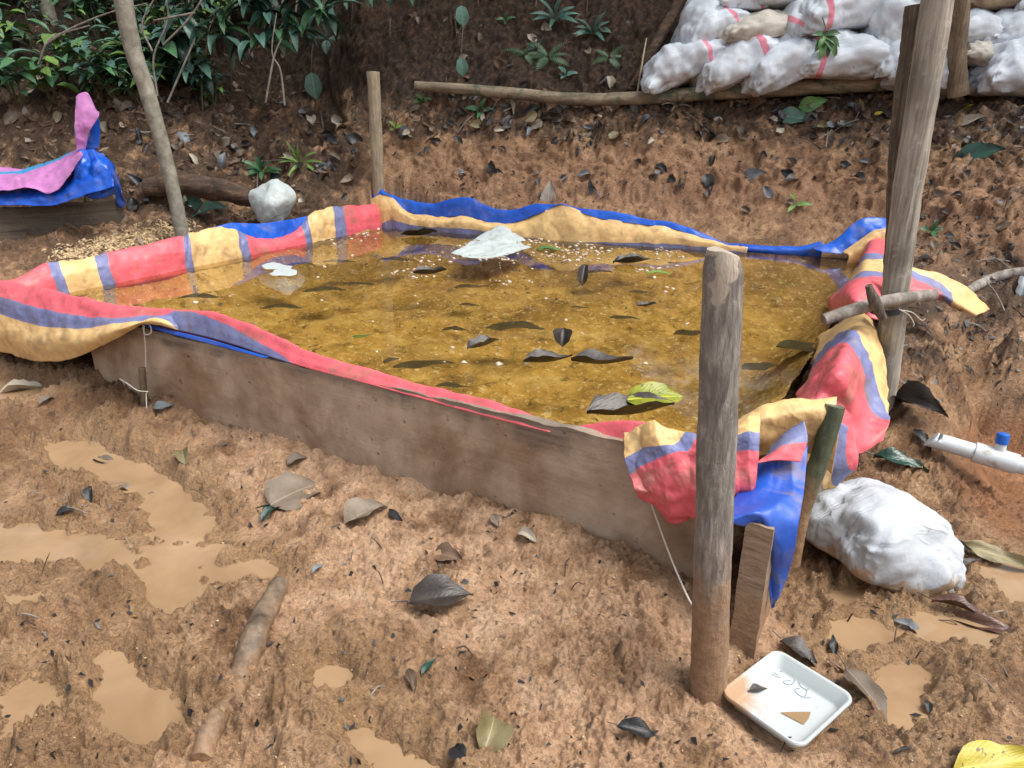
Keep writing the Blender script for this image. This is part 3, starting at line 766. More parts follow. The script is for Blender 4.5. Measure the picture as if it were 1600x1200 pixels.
def place(mode, px, py, val):
    inn = mode.endswith('i'); k = mode[0]
    if k == 'F': q = wall_plane(A_, B_, px, py, val)
    elif k == 'L': q = wall_plane(D_, A_, px, py, val)
    elif k == 'K': q = wall_plane(C_, D_, px, py, val)
    elif k == 'Z': q = G(px, py, val)
    else: q = P(px, py, val)
    if inn:
        c = (A_ + B_ + C_ + D_) / 4; d = (c - q.xy).normalized() * .012
        q = Vector((q.x + d.x, q.y + d.y, WATER_Z - .03))
    return q
def crumple(p, freq, seed):
    """sharp straight creases: triangle waves in random directions"""
    rr = np.random.RandomState(seed * 17 + 3); o_ = np.zeros(len(p)); tot = 0
    wp = p + .25 / freq * np.c_[perlin(p * freq * .6 + seed), perlin(p * freq * .6 + seed + 5.3), perlin(p * freq * .6 + seed + 11.9)]
    for i in range(7):
        k = rr.normal(size=3); k /= np.linalg.norm(k); f_ = freq * rr.uniform(.5, 2.2)
        t_ = (wp @ k) * f_ + rr.uniform(0, 9)
        o_ += (np.abs((t_ % 2) - 1) - .5) / f_ * freq; tot += freq / f_
    return o_ / tot * 2.2
def cloth(name, rows, parent, mat, nu=60, nv=40, wr=.008, wf=9, seed=1, back=None, fold=None, thick=.0022):
    """rows of (mode, px, py, value, stripe) -> smooth creased sheet"""
    cp = np.array([[(*place(t[0], t[1], t[2], t[3]), t[4] if len(t) > 4 else 0.2) for t in r_] for r_ in rows])
    a = np.stack([catmull(cp[i], nu) for i in range(cp.shape[0])])            # rows x nu x 4
    b = np.stack([catmull(a[:, j], nv) for j in range(nu)], 1)               # nv x nu x 4
    v_ = b[..., :3].reshape(-1, 3).copy(); s_ = b[..., 3].ravel()
    T1 = np.gradient(b[..., :3], axis=0); T2 = np.gradient(b[..., :3], axis=1)
    N = np.cross(T1, T2); N /= np.linalg.norm(N, axis=-1, keepdims=True) + 1e-9; N = N.reshape(-1, 3)
    uu, vv = np.meshgrid(np.linspace(0, 1, nu), np.linspace(0, 1, nv))
    w1 = fbm(v_, wf, 3, .5, seed); w2 = fbm(v_, wf * 2.3, 3, .5, seed + 2, True)
    d_ = wr * (.9 * w1 + .35 * w2 + 1.4 * crumple(v_, wf * 1.0, seed) + .75 * crumple(v_, wf * 2.6, seed + 1))
    if fold:                              # long soft pleats: (amplitude, count, direction 0 = pleats run along rows' columns)
        am, k, ax = fold
        q = (uu if ax == 0 else vv).ravel()
        ph = 1.2 * fbm(v_, 4, 2, .5, seed + 5)
        d_ = d_ + am * (np.abs(((q * k + ph) % 2) - 1) - .5)
    v_ = v_ + N * d_[:, None]
    me = mesh_np(name, v_, grid_faces(nv, nu))
    uvl = me.uv_layers.new(name='UVMap'); li = np.zeros(len(me.loops), np.int32); me.loops.foreach_get('vertex_index', li)
    jit = s_ + .012 * fbm(v_, 14, 3, .5, seed + 9)
    uvl.data.foreach_set('uv', np.c_[jit[li], vv.ravel()[li]].astype(np.float32).ravel())
    me.materials.append(mat); 
    if back: me.materials.append(back)
    o = link(name, me, None, parent)
    so = o.modifiers.new('thickness', 'SOLIDIFY'); so.thickness = thick; so.offset = 0
    if back: so.material_offset = 1; so.material_offset_rim = 0
    return o

liner = thing('pool_liner', 'red, slate and tan striped tarpaulin with blue backing lining the pool', 'tarpaulin', (0, 4, .3))
def row(mode, val, pts, s=None):
    return [(mode, p_[0], p_[1], val, (p_[2] if len(p_) > 2 else s)) for p_ in pts]
# flap hanging over the left end of the front board, narrowing into the rim at its right end
top = [(-160, 418), (-60, 432), (0, 440), (60, 450), (120, 462), (180, 478), (235, 487), (280, 489)]
def frow(mode, off, end, pts, s, s_end):
    k = len(pts); return [(mode, p_[0], p_[1], off if i < k - 3 else off + (end - off) * (i - k + 3) / 2, s if i < k - 3 else s + (s_end - s) * (i - k + 3) / 2) for i, p_ in enumerate(pts)]
cloth('hanging_flap', [frow('Fi', -.02, -.05, top, .05, .1), frow('F', -.02, -.047, top, .2, .39),
    frow('F', .05, -.03, [(-160, 432), (-60, 448), (0, 463), (60, 481), (120, 492), (180, 496), (235, 494), (280, 497)], .42, .44),
    frow('F', .075, -.014, [(-160, 460), (-60, 476), (0, 490), (60, 508), (120, 513), (180, 505), (235, 498), (280, 505)], .52, .47),
    frow('F', .11, .0, [(-160, 500), (-60, 512), (0, 520), (60, 537), (120, 536), (180, 517), (235, 501), (280, 511)], .68, .50),
    frow('F', .09, .006, [(-160, 535), (-60, 540), (0, 549), (50, 562), (112, 561), (180, 529), (235, 505), (280, 516)], .88, .515)], liner, STRIPE, 150, 80, .009, 7, 3)
tt = [(225, 487, .40), (300, 489, .40), (355, 496, .37), (420, 521, .30), (480, 549, .25), (540, 570, .2), (620, 592, .2), (700, 614, .2), (770, 626, .2), (860, 662, .2)]
lo = [(225, 504, .52), (300, 521, .52), (360, 537, .52), (420, 557, .50), (480, 575, .38), (540, 591, .36), (620, 612, .36), (700, 634, .36), (770, 653, .36), (860, 676, .36)]
cloth('front_rim', [row('Fi', -.05, tt, .1), row('F', -.045, tt), row('F', -.012, [((a[0] + b[0]) / 2, (a[1] + b[1]) / 2, (a[2] + b[2]) / 2) for a, b in zip(tt, lo)]), row('F', .004, lo)], liner, STRIPE, 150, 26, .006, 6, 5)
cloth('blue_strip', [row('F', .010, [(212, 500), (260, 514), (330, 531), (420, 558)]), row('F', .016, [(216, 507), (260, 520), (330, 538), (415, 560)])], liner, BLUE, 50, 6, .002, 9, 7)
# inner pink edge and bunch at the front corner
cloth('inner_rim', [row('Fi', -.05, [(870, 676), (935, 660), (1000, 661), (1100, 686)], .2), row('F', -.05, [(870, 676), (935, 660), (1000, 661), (1100, 686)], .2), row('F', -.02, [(870, 690), (935, 685), (1000, 695), (1100, 712)], .3)], liner, STRIPE, 50, 16, .005, 8, 8)
cloth('corner_bunch', [
    row('Fi', 0, [(985, 668, .62), (1012, 662, .62), (1040, 668, .7), (1110, 688, 1.1)]),
    row('F', .0, [(974, 678, .66), (1010, 661, .66), (1040, 672, .75), (1110, 690, 1.1)]),
    row('F', .055, [(980, 712, .88), (1004, 694, .88), (1046, 696, .9), (1110, 704, 1.12)]),
    row('F', .075, [(988, 742, .99), (1000, 730, 1.0), (1052, 712, 1.02), (1110, 720, 1.15)]),
    row('F', .115, [(992, 764, 1.1), (1022, 772, 1.15), (1062, 768, 1.2), (1110, 770, 1.25)]),
    row('F', .075, [(1006, 776, 1.2), (1036, 801, 1.3), (1064, 812, 1.35), (1110, 804, 1.35)]),
    row('F', .02, [(1015, 770, 1.2), (1040, 790, 1.3), (1068, 800, 1.38), (1110, 795, 1.38)])], liner, STRIPE, 110, 110, .012, 11, 9, fold=(.016, 4, 0))
# folds right of the front post
cloth('tan_roll', [row('Yi', 2.05, [(1128, 676, .6), (1185, 645, .6), (1240, 628, .6), (1305, 620, .6)]),
    row('Y', 2.02, [(1128, 678, .66), (1185, 642, .66), (1240, 627, .66), (1305, 620, .62)]),
    row('Y', 1.94, [(1128, 690, .72), (1188, 654, .72), (1245, 642, .72), (1308, 640, .7)]),
    row('Y', 1.95, [(1135, 705, .78), (1196, 684, .78), (1250, 672, .78), (1310, 680, .78)]),
    row('Y', 2.0, [(1150, 720, .85), (1200, 706, .8), (1250, 700, .8), (1300, 740, .8)])], liner, STRIPE, 110, 80, .011, 9, 11)
cloth('front_panel', [row('Y', 1.90, [(1118, 672, .78), (1160, 655, .78), (1188, 643, .78)]), row('Y', 1.80, [(1118, 690, .89), (1160, 674, .89), (1187, 673, .89)]),
    row('Y', 1.77, [(1118, 716, 1.0), (1158, 704, 1.0), (1185, 708, 1.01)]), row('Y', 1.74, [(1118, 765, 1.2), (1155, 755, 1.2), (1182, 748, 1.2)]),
    row('Y', 1.76, [(1118, 802, 1.35), (1152, 795, 1.35), (1172, 774, 1.35)])], liner, STRIPE, 70, 90, .010, 12, 13, fold=(.010, 3, 0))
cloth('turned_corner', [row('Y', 1.86, [(1206, 698, .91), (1228, 676, .91), (1257, 658, .91)]), row('Y', 1.80, [(1194, 712, .99), (1224, 694, .99), (1262, 690, 1.0)]),
    row('Y', 1.77, [(1182, 722, 1.12), (1216, 719, 1.12), (1251, 722, 1.12)])], liner, STRIPE, 36, 24, .005, 12, 15, back=None)
cloth('blue_flap', [row('Y', 1.84, [(1172, 740), (1205, 712), (1235, 704), (1262, 694)]), row('Y', 1.74, [(1152, 776), (1195, 762), (1230, 762), (1257, 758)]),
    row('Y', 1.625, [(1136, 806), (1180, 798), (1214, 800), (1250, 810)]), row('Y', 1.61, [(1146, 816), (1188, 808), (1210, 845), (1245, 842)]),
    row('Y', 1.64, [(1186, 826), (1196, 850), (1212, 882), (1236, 882)]), row('Y', 1.66, [(1200, 890), (1202, 908), (1212, 924), (1226, 916)]),
    row('Y', 1.66, [(1204, 940), (1206, 950), (1208, 950), (1212, 940)])], liner, BLUEM, 50, 80, .006, 8, 17, fold=(.010, 3, 0))
# drape over the right edge
cloth('right_drape', [
    [('Zi', 1285, 520, .38, .6), ('Z', 1308, 503, .48, .6), ('Z', 1340, 493, .54, .6), ('Y', 1366, 505, 3.0, .6), ('Y', 1380, 548, 2.86, .62)],
    [('Zi', 1278, 560, .38, .52), ('Z', 1299, 537, .48, .47), ('Z', 1332, 522, .56, .5), ('Y', 1360, 540, 2.75, .62), ('Y', 1388, 600, 2.70, .75)],
    [('Zi', 1262, 590, .38, .30), ('Z', 1288, 566, .48, .28), ('Z', 1322, 546, .57, .36), ('Y', 1354, 580, 2.58, .46), ('Y', 1390, 632, 2.55, .57)],
    [('Zi', 1245, 615, .40, .15), ('Z', 1276, 606, .48, .1), ('Z', 1314, 585, .56, .1), ('Y', 1352, 638, 2.44, .36), ('Y', 1391, 650, 2.44, .49)],
    [('Zi', 1240, 626, .42, .08), ('Z', 1268, 622, .48, .05), ('Y', 1312, 630, 2.3, .05), ('Y', 1350, 688, 2.30, .15), ('Y', 1388, 666, 2.36, .32)],
    [('Zi', 1245, 630, .40, .0), ('Z', 1266, 640, .46, .0), ('Y', 1310, 678, 2.22, 0.), ('Y', 1338, 708, 2.26, .05), ('Y', 1378, 688, 2.32, .15)]], liner, STRIPE, 120, 130, .010, 8, 19, fold=(.014, 3, 0))
cloth('lower_tail', [row('Y', 2.12, [(1286, 650, .78), (1312, 660, .95), (1338, 690, 1.1)]), row('Y', 2.08, [(1280, 700, .78), (1308, 712, .93), (1340, 716, 1.1)]),
    row('Y', 2.08, [(1280, 748, .8), (1300, 752, .9), (1334, 738, .98)]), row('Y', 2.1, [(1284, 764, .82), (1298, 765, .88), (1312, 756, .9)])], liner, STRIPE, 40, 40, .008, 11, 21, fold=(.008, 3, 0))
cloth('right_rim', [
    [('Zi', 1352, 384, .40, .2), ('Z', 1364, 369, .52, .2), ('Z', 1396, 366, .52, .2)], [('Zi', 1345, 405, .40, .38), ('Z', 1357, 392, .54, .38), ('Z', 1402, 395, .5, .38)],
    [('Zi', 1335, 420, .40, .56), ('Z', 1353, 408, .55, .56), ('Z', 1404, 412, .5, .56)], [('Zi', 1325, 435, .40, .88), ('Z', 1348, 424, .56, .88), ('Y', 1408, 432, 4.0, .95)],
    [('Zi', 1302, 450, .40, 1.05), ('Z', 1338, 440, .57, 1.05), ('Y', 1412, 448, 3.7, 1.05)], [('Zi', 1298, 465, .38, 1.2), ('Z', 1330, 466, .54, 1.2), ('Y', 1402, 480, 3.45, 1.2)],
    [('Zi', 1306, 486, .38, 1.3), ('Z', 1335, 492, .46, 1.3), ('Y', 1392, 504, 3.25, 1.3)]], liner, STRIPE, 50, 80, .008, 7, 23)
cloth('trailing_arm', [
    row('Y', 3.55, [(1385, 408, 1.40), (1422, 416, 1.56), (1470, 430, 1.6), (1512, 452, 1.66), (1545, 484, 1.7)]),
    row('Y', 3.48, [(1385, 430, 1.2), (1422, 436, 1.38), (1466, 450, 1.46), (1505, 464, 1.6), (1538, 488, 1.7)]),
    row('Y', 3.42, [(1385, 462, 1.1), (1422, 454, 1.25), (1470, 460, 1.42), (1496, 476, 1.58), (1526, 492, 1.7)]),
    row('Y', 3.46, [(1388, 482, 1.1), (1425, 464, 1.2), (1468, 470, 1.40), (1490, 482, 1.55), (1520, 491, 1.7)])], liner, STRIPE, 60, 34, .008, 8, 25, fold=(.008, 3, 1))
# back right corner, back and left edges
cloth('blue_corner', [row('Y', 5.16, [(1270, 388), (1302, 376), (1330, 352), (1356, 340), (1392, 342)]), row('Y', 5.10, [(1274, 392), (1305, 386), (1334, 368), (1358, 356), (1394, 352)]),
    row('Y', 5.06, [(1284, 396), (1318, 396), (1340, 384), (1362, 366), (1396, 362)])], liner, BLUE, 50, 24, .014, 7, 27)
cloth('tan_corner', [row('Y', 5.05, [(1316, 394), (1342, 376), (1366, 360), (1396, 354)], .6), row('Y', 5.0, [(1326, 400), (1348, 386), (1368, 370), (1396, 364)], .7), row('Yi', 5.0, [(1326, 402), (1352, 394), (1368, 380), (1396, 370)], .8)], liner, STRIPE, 40, 20, .006, 8, 29)
bt = [(555, 318), (572, 304), (594, 296), (632, 312), (680, 318), (725, 310), (790, 330), (845, 319), (880, 321), (935, 328), (1000, 340), (1055, 350), (1120, 374), (1168, 383)]
bm_ = [(562, 322), (578, 313), (604, 305), (640, 332), (690, 339), (730, 339), (786, 351), (846, 333), (878, 321), (935, 341), (1000, 351), (1055, 359), (1120, 379), (1168, 387)]
bb = [(580, 350), (592, 345), (612, 334), (652, 346), (692, 349), (735, 351), (790, 361), (845, 369), (880, 373), (935, 373), (1000, 373), (1055, 375), (1120, 383), (1168, 390)]
cloth('back_blue_edge', [row('K', .10, [(a, b + 6) for a, b in bt]), row('K', .03, bt), row('K', -.005, bm_)], liner, BLUE, 190, 24, .007, 9, 31, fold=(.014, 16, 0))
cloth('back_tan_edge', [row('K', .0, [(a, b - 1) for a, b in bm_], .56), row('K', -.05, [((a[0] + b[0]) / 2, (a[1] + b[1]) / 2) for a, b in zip(bm_, bb)], .68), row('K', -.07, bb, .86), row('Ki', -.07, bb, .95)], liner, STRIPE, 220, 34, .006, 9, 33, fold=(.014, 22, 0))
cloth('back_blue_strip', [row('K', .0, [(1156, 381), (1200, 384), (1250, 385), (1282, 378)]), row('K', -.04, [(1156, 389), (1200, 391), (1250, 391), (1286, 386)]), row('Ki', -.01, [(1156, 389), (1200, 391), (1250, 391), (1286, 386)])], liner, BLUE, 50, 12, .006, 8, 35)
lt = [(-20, 452, .1), (20, 438, .2), (76, 412, .43), (120, 406, .72), (160, 396, .97), (222, 384, 1.2), (284, 370, 1.41), (296, 364, 1.53), (330, 357, 1.72), (370, 359, 1.9), (384, 366, 2.0), (430, 374, 2.2), (470, 354, 2.42), (484, 335, 2.56), (500, 328, 2.74), (524, 323, 2.93), (570, 320, 3.2), (606, 318, 3.44), (622, 316, 3.55)]
lw = [(10, 470), (42, 455), (88, 443), (130, 432), (166, 425), (226, 417), (286, 405), (300, 402), (332, 397), (374, 388), (388, 386), (432, 384), (478, 373), (488, 368), (504, 362), (528, 357), (575, 352), (612, 345), (628, 343)]
lt2 = [(a[0], a[1]) for a in lt]; ls = [a[2] for a in lt]
mid = [(a[0] * .5 + b[0] * .5, a[1] * .5 + b[1] * .5, s_) for a, b, s_ in zip(lt2, lw, ls)]
cloth('left_rim', [row('L', .10, [(a[0], a[1] + 10, a[2]) for a in lt]), row('L', .05, lt), row('L', -.01, mid), row('L', -.03, [(a[0], a[1], s_) for a, s_ in zip(lw, ls)]), row('Li', -.03, [(a[0], a[1], s_) for a, s_ in zip(lw, ls)])], liner, STRIPE, 240, 44, .007, 11, 37, fold=(.012, 26, 0))
cloth('left_blue_flap', [row('L', .10, [(316, 360), (360, 349), (400, 350), (440, 345), (480, 338)]), row('L', .07, [(322, 366), (362, 358), (400, 362), (436, 366), (478, 348)]), row('L', .045, [(330, 372), (366, 368), (400, 376), (434, 382), (476, 360)])], liner, BLUE, 60, 20, .008, 8, 39)

# ------------------------------------------------------------------ second basin at the far left
PURP = mat_tarp('purple_liner', [(0, (.50, .19, .46)), (.45, (.03, .30, .60)), (.6, (.50, .19, .46))], dirt=.3)
YB0, YB1 = 5.35, 5.75
o = board('far_board', P(-200, 345, 5.1).xy, P(192, 330, YB1).xy, (.25, -1), (.3, .40), (.66, .70), .04, mat_wood('brown_board', (.05, .038, .027), (.105, .08, .056), (.17, .135, .10), grain=(2, 2, 40), rough=.8), 60, 10, .008, 12)
prop(o, 'dark brown board of the far left basin', 'board')
ft = thing('draped_tarp', 'purple and blue tarpaulin draped on a stake over the far left basin', 'tarpaulin', P(140, 300, 5.7))
cloth('blue_skirt', [row('Y', 5.62, [(-120, 285), (0, 288), (60, 286), (100, 272), (128, 242), (160, 240)]), row('Y', 5.42, [(-120, 300), (0, 304), (60, 303), (104, 292), (138, 272), (174, 268)]), row('Y', 5.36, [(-120, 318), (0, 320), (60, 322), (98, 318), (145, 302), (178, 292)])], ft, BLUE, 80, 30, .014, 8, 41, fold=(.012, 6, 0))
cloth('purple_roll', [row('Y', 5.70, [(-120, 262, .2), (0, 262, .2), (40, 263, .44), (85, 250, .56), (124, 232, .6)]), row('Y', 5.5, [(-120, 274, .7), (0, 274, .7), (46, 275, .7), (92, 262, .7), (128, 238, .7)]), row('Y', 5.36, [(-120, 298, .9), (0, 297, .9), (50, 294, .9), (84, 300, .9), (129, 242, .9)])], ft, PURP, 70, 30, .010, 8, 43, fold=(.012, 3, 1))
cloth('purple_hood', [row('Y', 5.62, [(120, 152, .2), (127, 145, .2), (138, 146, .2), (152, 172, .2)]), row('Y', 5.55, [(117, 190, .44), (124, 186, .25), (136, 188, .2), (155, 182, .2)]), row('Y', 5.55, [(118, 218, .46), (124, 215, .3), (132, 214, .2), (140, 205, .2)]), row('Y', 5.56, [(121, 236, .3), (125, 236, .2), (130, 237, .2), (134, 232, .2)])], ft, PURP, 40, 50, .010, 9, 45, fold=(.014, 2, 0))
cloth('blue_back', [row('Y', 5.68, [(132, 150), (140, 150), (148, 165)]), row('Y', 5.66, [(134, 190), (146, 190), (156, 195)]), row('Y', 5.62, [(130, 232), (144, 234), (154, 232)])], ft, BLUE, 30, 40, .010, 8, 47)
cloth('blue_fan', [row('Y', 5.56, [(124, 236), (136, 234), (148, 237), (162, 240)]), row('Y', 5.42, [(118, 264), (138, 268), (156, 262), (176, 264)]), row('Y', 5.40, [(106, 296), (134, 302), (158, 310), (180, 292)]), row('Y', 5.46, [(112, 300), (136, 306), (160, 312), (184, 300)])], ft, BLUE, 60, 50, .016, 8, 49, fold=(.022, 4, 0))
cloth('blue_tail', [row('Y', 5.75, [(166, 245), (176, 260), (184, 282)]), row('Y', 5.7, [(176, 275), (184, 285), (190, 300)]), row('Y', 5.72, [(182, 320), (190, 325), (198, 318)])], ft, BLUE, 30, 30, .012, 8, 51)
o = limb('hidden_stake', [P(138, 330, 5.72), P(137, 240, 5.66), P(132, 156, 5.64)], [.03, .03, .028], POSTB, 10, 30, .05, 53, parent=ft)
o.name = 'stake'
# ================================================================== sacks
def mat_sack(name, base, stripe_at=None, w=.032, mud=.3):
    m = NT(name); p = m.pos(); uv = m.n('UVMap').outputs[0]; s = m.sep(uv)
    c = m.ramp(m.noise(p, 5, 5, .6), [(.3, tuple(k * .82 for k in base)), (.65, base)])
    if stripe_at is not None:
        d = m.math('ABSOLUTE', m.math('SUBTRACT', s[0], stripe_at))
        c = m.mix(m.math('MULTIPLY', m.math('LESS_THAN', d, w), .8), c, (.72, .13, .22))
    n1 = m.noise(p, 9, 6, .68, .3)
    lowz = m.math('SUBTRACT', 1.0, m.fr(m.sep(m.n('Attribute', attribute_name='up').outputs['Vector'])[2], -.75, .25))
    f = m.fr(m.math('ADD', n1, m.math('MULTIPLY', lowz, .13 if mud < .5 else .30)), .60, .76)
    c = m.mix(m.math('MULTIPLY', f, mud * 2), c, (.33, .235, .155))
    m.base(c); m.rough(.6)
    b = m.bump(m.noise(p, 26, 4, .6, .4), .006, .5)
    m.normal(m.bump(m.noise(m.coord('UV', (5, 26, 1)), 1.0, 3, .55, .8, 'RIDGED_MULTIFRACTAL'), .010, .5, b))
    return m.m
WHT = (.60, .66, .73)
SACK = [mat_sack('white_sack', WHT, .80), mat_sack('white_sack_left_stripe', WHT, .17), mat_sack('white_sack_plain', WHT), mat_sack('tan_sack', (.42, .34, .24), None, .05, .5), mat_sack('cream_sack', (.52, .49, .43), .93, .03, .45)]
def sack(name, cen, a, b, h, roll, yaw, mat, seed, label, group=None, sag=.25, n=44, wr=.03, peak=0.0, tilt=0.0):
    t_ = np.sin(np.linspace(-np.pi / 2, np.pi / 2, n)); S, T_ = np.meshgrid(t_, t_)
    vs = []; 
    for sg in (1, -1):
        prof = ((1 - np.abs(S) ** 2.4) ** .52) * ((1 - np.abs(T_) ** 2.6) ** .5)
        zc = sg * h * prof
        wid = 1 - .10 * np.abs(S) ** 3 + .05 * np.cos(3 * T_ + seed)
        xx = a * S * (1 - .07 * np.abs(T_) ** 2); yy = b * T_ * wid
        vs.append(np.c_[xx.ravel(), yy.ravel(), zc.ravel()])
    v_ = np.vstack(vs); nrm_ = v_ / np.array([a * a, b * b, h * h]); nrm_ /= np.linalg.norm(nrm_, axis=1)[:, None] + 1e-9
    up = nrm_[:, :]
    q = v_ / max(a, b)
    big = fbm(q + seed * 3.7, 1.1, 2, .5, seed); ends = np.abs(v_[:, 0] / a) ** 3
    wrk = fbm(q * np.array([1, 3.2, 1.6]) + seed, 3.2, 3, .55, seed + 1, True)
    wrk = wrk + 1.5 * crumple(q + seed, 3.0, seed) + .7 * crumple(q + seed, 8, seed + 1)
    v_ = v_ + nrm_ * ((.42 * big * h) + wr * wrk * (.35 + ends))[:, None]
    v_[:, 2] -= sag * h * (v_[:, 0] / a) ** 2 * .8
    if peak: v_[:, 2] += peak * np.exp(-((v_[:, 0] / a - .2) ** 2 + (v_[:, 1] / b) ** 2) * 6) * (v_[:, 2] > 0)
    v_[:, 2] = np.where(v_[:, 2] < -.6 * h, -.6 * h + (v_[:, 2] + .6 * h) * .3, v_[:, 2])
    f1 = grid_faces(n, n); f2 = f1[:, ::-1] + n * n
    me = mesh_np(name, v_, np.vstack([f1, f2]))
    uvl = me.uv_layers.new(name='UVMap'); li = np.zeros(len(me.loops), np.int32); me.loops.foreach_get('vertex_index', li)
    uu = np.c_[np.tile((S.ravel() + 1) / 2, 2), np.tile((T_.ravel() + 1) / 2, 2)]
    uvl.data.foreach_set('uv', uu[li].astype(np.float32).ravel())
    rot = Matrix.Rotation(yaw, 4, 'Z') @ Matrix.Rotation(-roll, 4, 'Y') @ Matrix.Rotation(tilt, 4, 'X')
    w_ = np.array([tuple(rot.to_3x3() @ Vector(k)) for k in up])
    at = me.attributes.new('up', 'FLOAT_VECTOR', 'POINT'); at.data.foreach_set('vector', w_.astype(np.float32).ravel())
    bm = bmesh.new(); bm.from_mesh(me); bmesh.ops.remove_doubles(bm, verts=bm.verts, dist=.0015); bmesh.ops.recalc_face_normals(bm, faces=bm.faces); bm.to_mesh(me); bm.free()
    me.materials.append(mat)
    root = thing(name, label, 'sack', cen, group)
    root.rotation_euler = rot.to_euler()
    o = bpy.data.objects.new('body', me); COL.objects.link(o); o.parent = root
    # sewn mouth: a folded hem along one short end
    k = 24; hem = []
    sx = 1 if seed % 2 else -1
    for i in range(k):
        t = -0.72 + 1.44 * i / (k - 1); z0 = -sag * h * .62 + .010 * math.sin(i * 1.3 + seed)
        y0 = b * t * (1 - .1 + .05 * math.cos(3 * t + seed))
        x0 = sx * a * (.93 - .07 * t * t)
        hem += [(x0, y0, z0 + .006), (x0 + sx * (.030 + .008 * math.sin(i * 2.1 + seed)), y0, z0 - .012), (x0 + sx * .004, y0, z0 - .024)]
    hm = mesh_np('sewn_mouth', hem, grid_faces(k, 3)); hm.materials.append(mat if seed % 3 else HEM)
    hu = hm.uv_layers.new(name='UVMap')
    ho = bpy.data.objects.new('sewn_mouth', hm); COL.objects.link(ho); ho.parent = root
    so = ho.modifiers.new('thickness', 'SOLIDIFY'); so.thickness = .004
    return root
HEM = NT('pink_hem'); HEM.base((.66, .14, .20)); HEM.rough(.7); HEM = HEM.m
BAGS = [(1064, 103, 108, 70, 26, 0, 'leftmost white sack of the bottom row, resting on the long log'),
        (1142, 102, 108, 74, 26, 0, 'second white sack from the left in the bottom row'),
        (1222, 102, 112, 80, 22, 2, 'plain white sack in the bottom row left of the leafy sprig'),
        (1312, 92, 116, 80, 0, 1, 'white sack in the bottom row under the leafy sprig'),
        (1394, 90, 64, 64, 15, 0, 'small tied white sack just left of the leaning post'),
        (1438, 116, 84, 68, -8, 2, 'low white sack behind the leaning post'),
        (1522, 84, 66, 48, -14, 4, 'small white sack right of the brown squared post'),
        (1584, 114, 100, 94, 0, 2, 'big round white sack at the right edge of the wall'),
        (1103, 38, 86, 68, 30, 0, 'leftmost white sack of the second row with red end stripe'),
        (1184, 46, 116, 48, 6, 4, 'flat cream sack lying in the second row'),
        (1254, 36, 74, 70, 38, 1, 'upright white sack between the cream sack and the large sack'),
        (1318, 14, 142, 86, 8, 1, 'largest white sack with pink stripe above the leafy sprig'),
        (1400, 34, 92, 84, 45, 2, 'steeply tilted white sack behind the top of the split timber'),
        (1512, 50, 90, 56, -10, 2, 'white sack behind the brown squared post'),
        (1580, 48, 104, 58, 4, 2, 'long white sack above the big round sack'),
        (1150, -2, 70, 58, 0, 0, 'white sack at the top left with a broad pink stripe'),
        (1218, -6, 84, 56, 0, 2, 'white sack at the top above the cream sack'),
        (1542, 2, 80, 44, 0, 3, 'tan brown sack near the top right'),
        (1608, 0, 66, 44, 10, 1, 'white sack with a pink stripe in the top right corner'),
        (1290, -48, 112, 62, 5, 2, None), (1402, -34, 112, 70, 0, 0, None), (1480, -34, 92, 60, 8, 2, None), (1575, -46, 104, 58, 0, 2, None), (1195, -62, 96, 58, 0, 1, None),
        (1340, -110, 110, 60, 0, 2, None), (1450, -100, 110, 60, 0, 0, None), (1240, -112, 100, 60, 0, 2, None), (1545, -105, 100, 60, 0, 2, None)]
hid_ = []
for i, (cx, cy_, w_, h_, rl, mi, lb) in enumerate(BAGS):
    yd = 6.86 - (cx - 1065) / 515 * .72 + (.10 if cy_ < 60 else 0) + (.12 if cy_ < 10 else 0) + (.12 if cy_ < -40 else 0)
    if i in (5, 7): yd -= .12
    t = yd / ray(cx, cy_).y
    rt_ = sack('sandbag', P(cx, cy_, yd), w_ / 2 * t / FPX * 1.08, .30, h_ / 2 * t / FPX * 1.05, R(rl), R(random.uniform(-8, 8)), SACK[mi], i + 1,
         lb or 'white sack in the upper rows of the sack wall', 'sacks stacked in a wall on the bank', sag=.25, wr=.045, tilt=R(random.uniform(-6, 10)))
    if lb is None: hid_.append(rt_)
sb_ = sack('mud_sack', P(1376, 838, 2.02), .21, .19, .165, R(-24), R(12), mat_sack('slumped_sack', (.50, .55, .60), None, .003, .6), 7, 'white sack slumped in the mud beside the pool corner', None, .15, 40, .02)
WPL = NT('white_plastic'); WPL.base(WPL.mix(WPL.fr(WPL.noise(WPL.pos(), 12, 5, .65), .58, .72), (.48, .54, .54), (.34, .30, .24))); WPL.rough(.45); WPL.normal(WPL.bump(WPL.noise(WPL.pos(), 7, 4, .55, .6, 'RIDGED_MULTIFRACTAL'), .012, .6)); WPL = WPL.m
cr = thing('crumpled_bag', 'crumpled white bag standing behind the left pool edge', 'bag', P(424, 345, 5.9))
cloth('front_folds', [[('Y', 404, 292, 5.98), ('Y', 418, 285, 5.96), ('Y', 432, 279, 5.96), ('Y', 440, 284, 6.0)], [('Y', 391, 299, 5.96), ('Y', 412, 300, 5.85), ('Y', 434, 292, 5.86), ('Y', 452, 292, 5.98)],
    [('Y', 390, 312, 5.95), ('Y', 412, 318, 5.80), ('Y', 438, 312, 5.82), ('Y', 461, 305, 5.98)], [('Y', 396, 330, 5.93), ('Y', 414, 338, 5.80), ('Y', 438, 332, 5.84), ('Y', 457, 322, 5.98)], [('Y', 402, 346, 5.93), ('Y', 415, 354, 5.86), ('Y', 436, 350, 5.88), ('Y', 450, 338, 5.98)]], cr, WPL, 70, 70, .016, 5, 65)
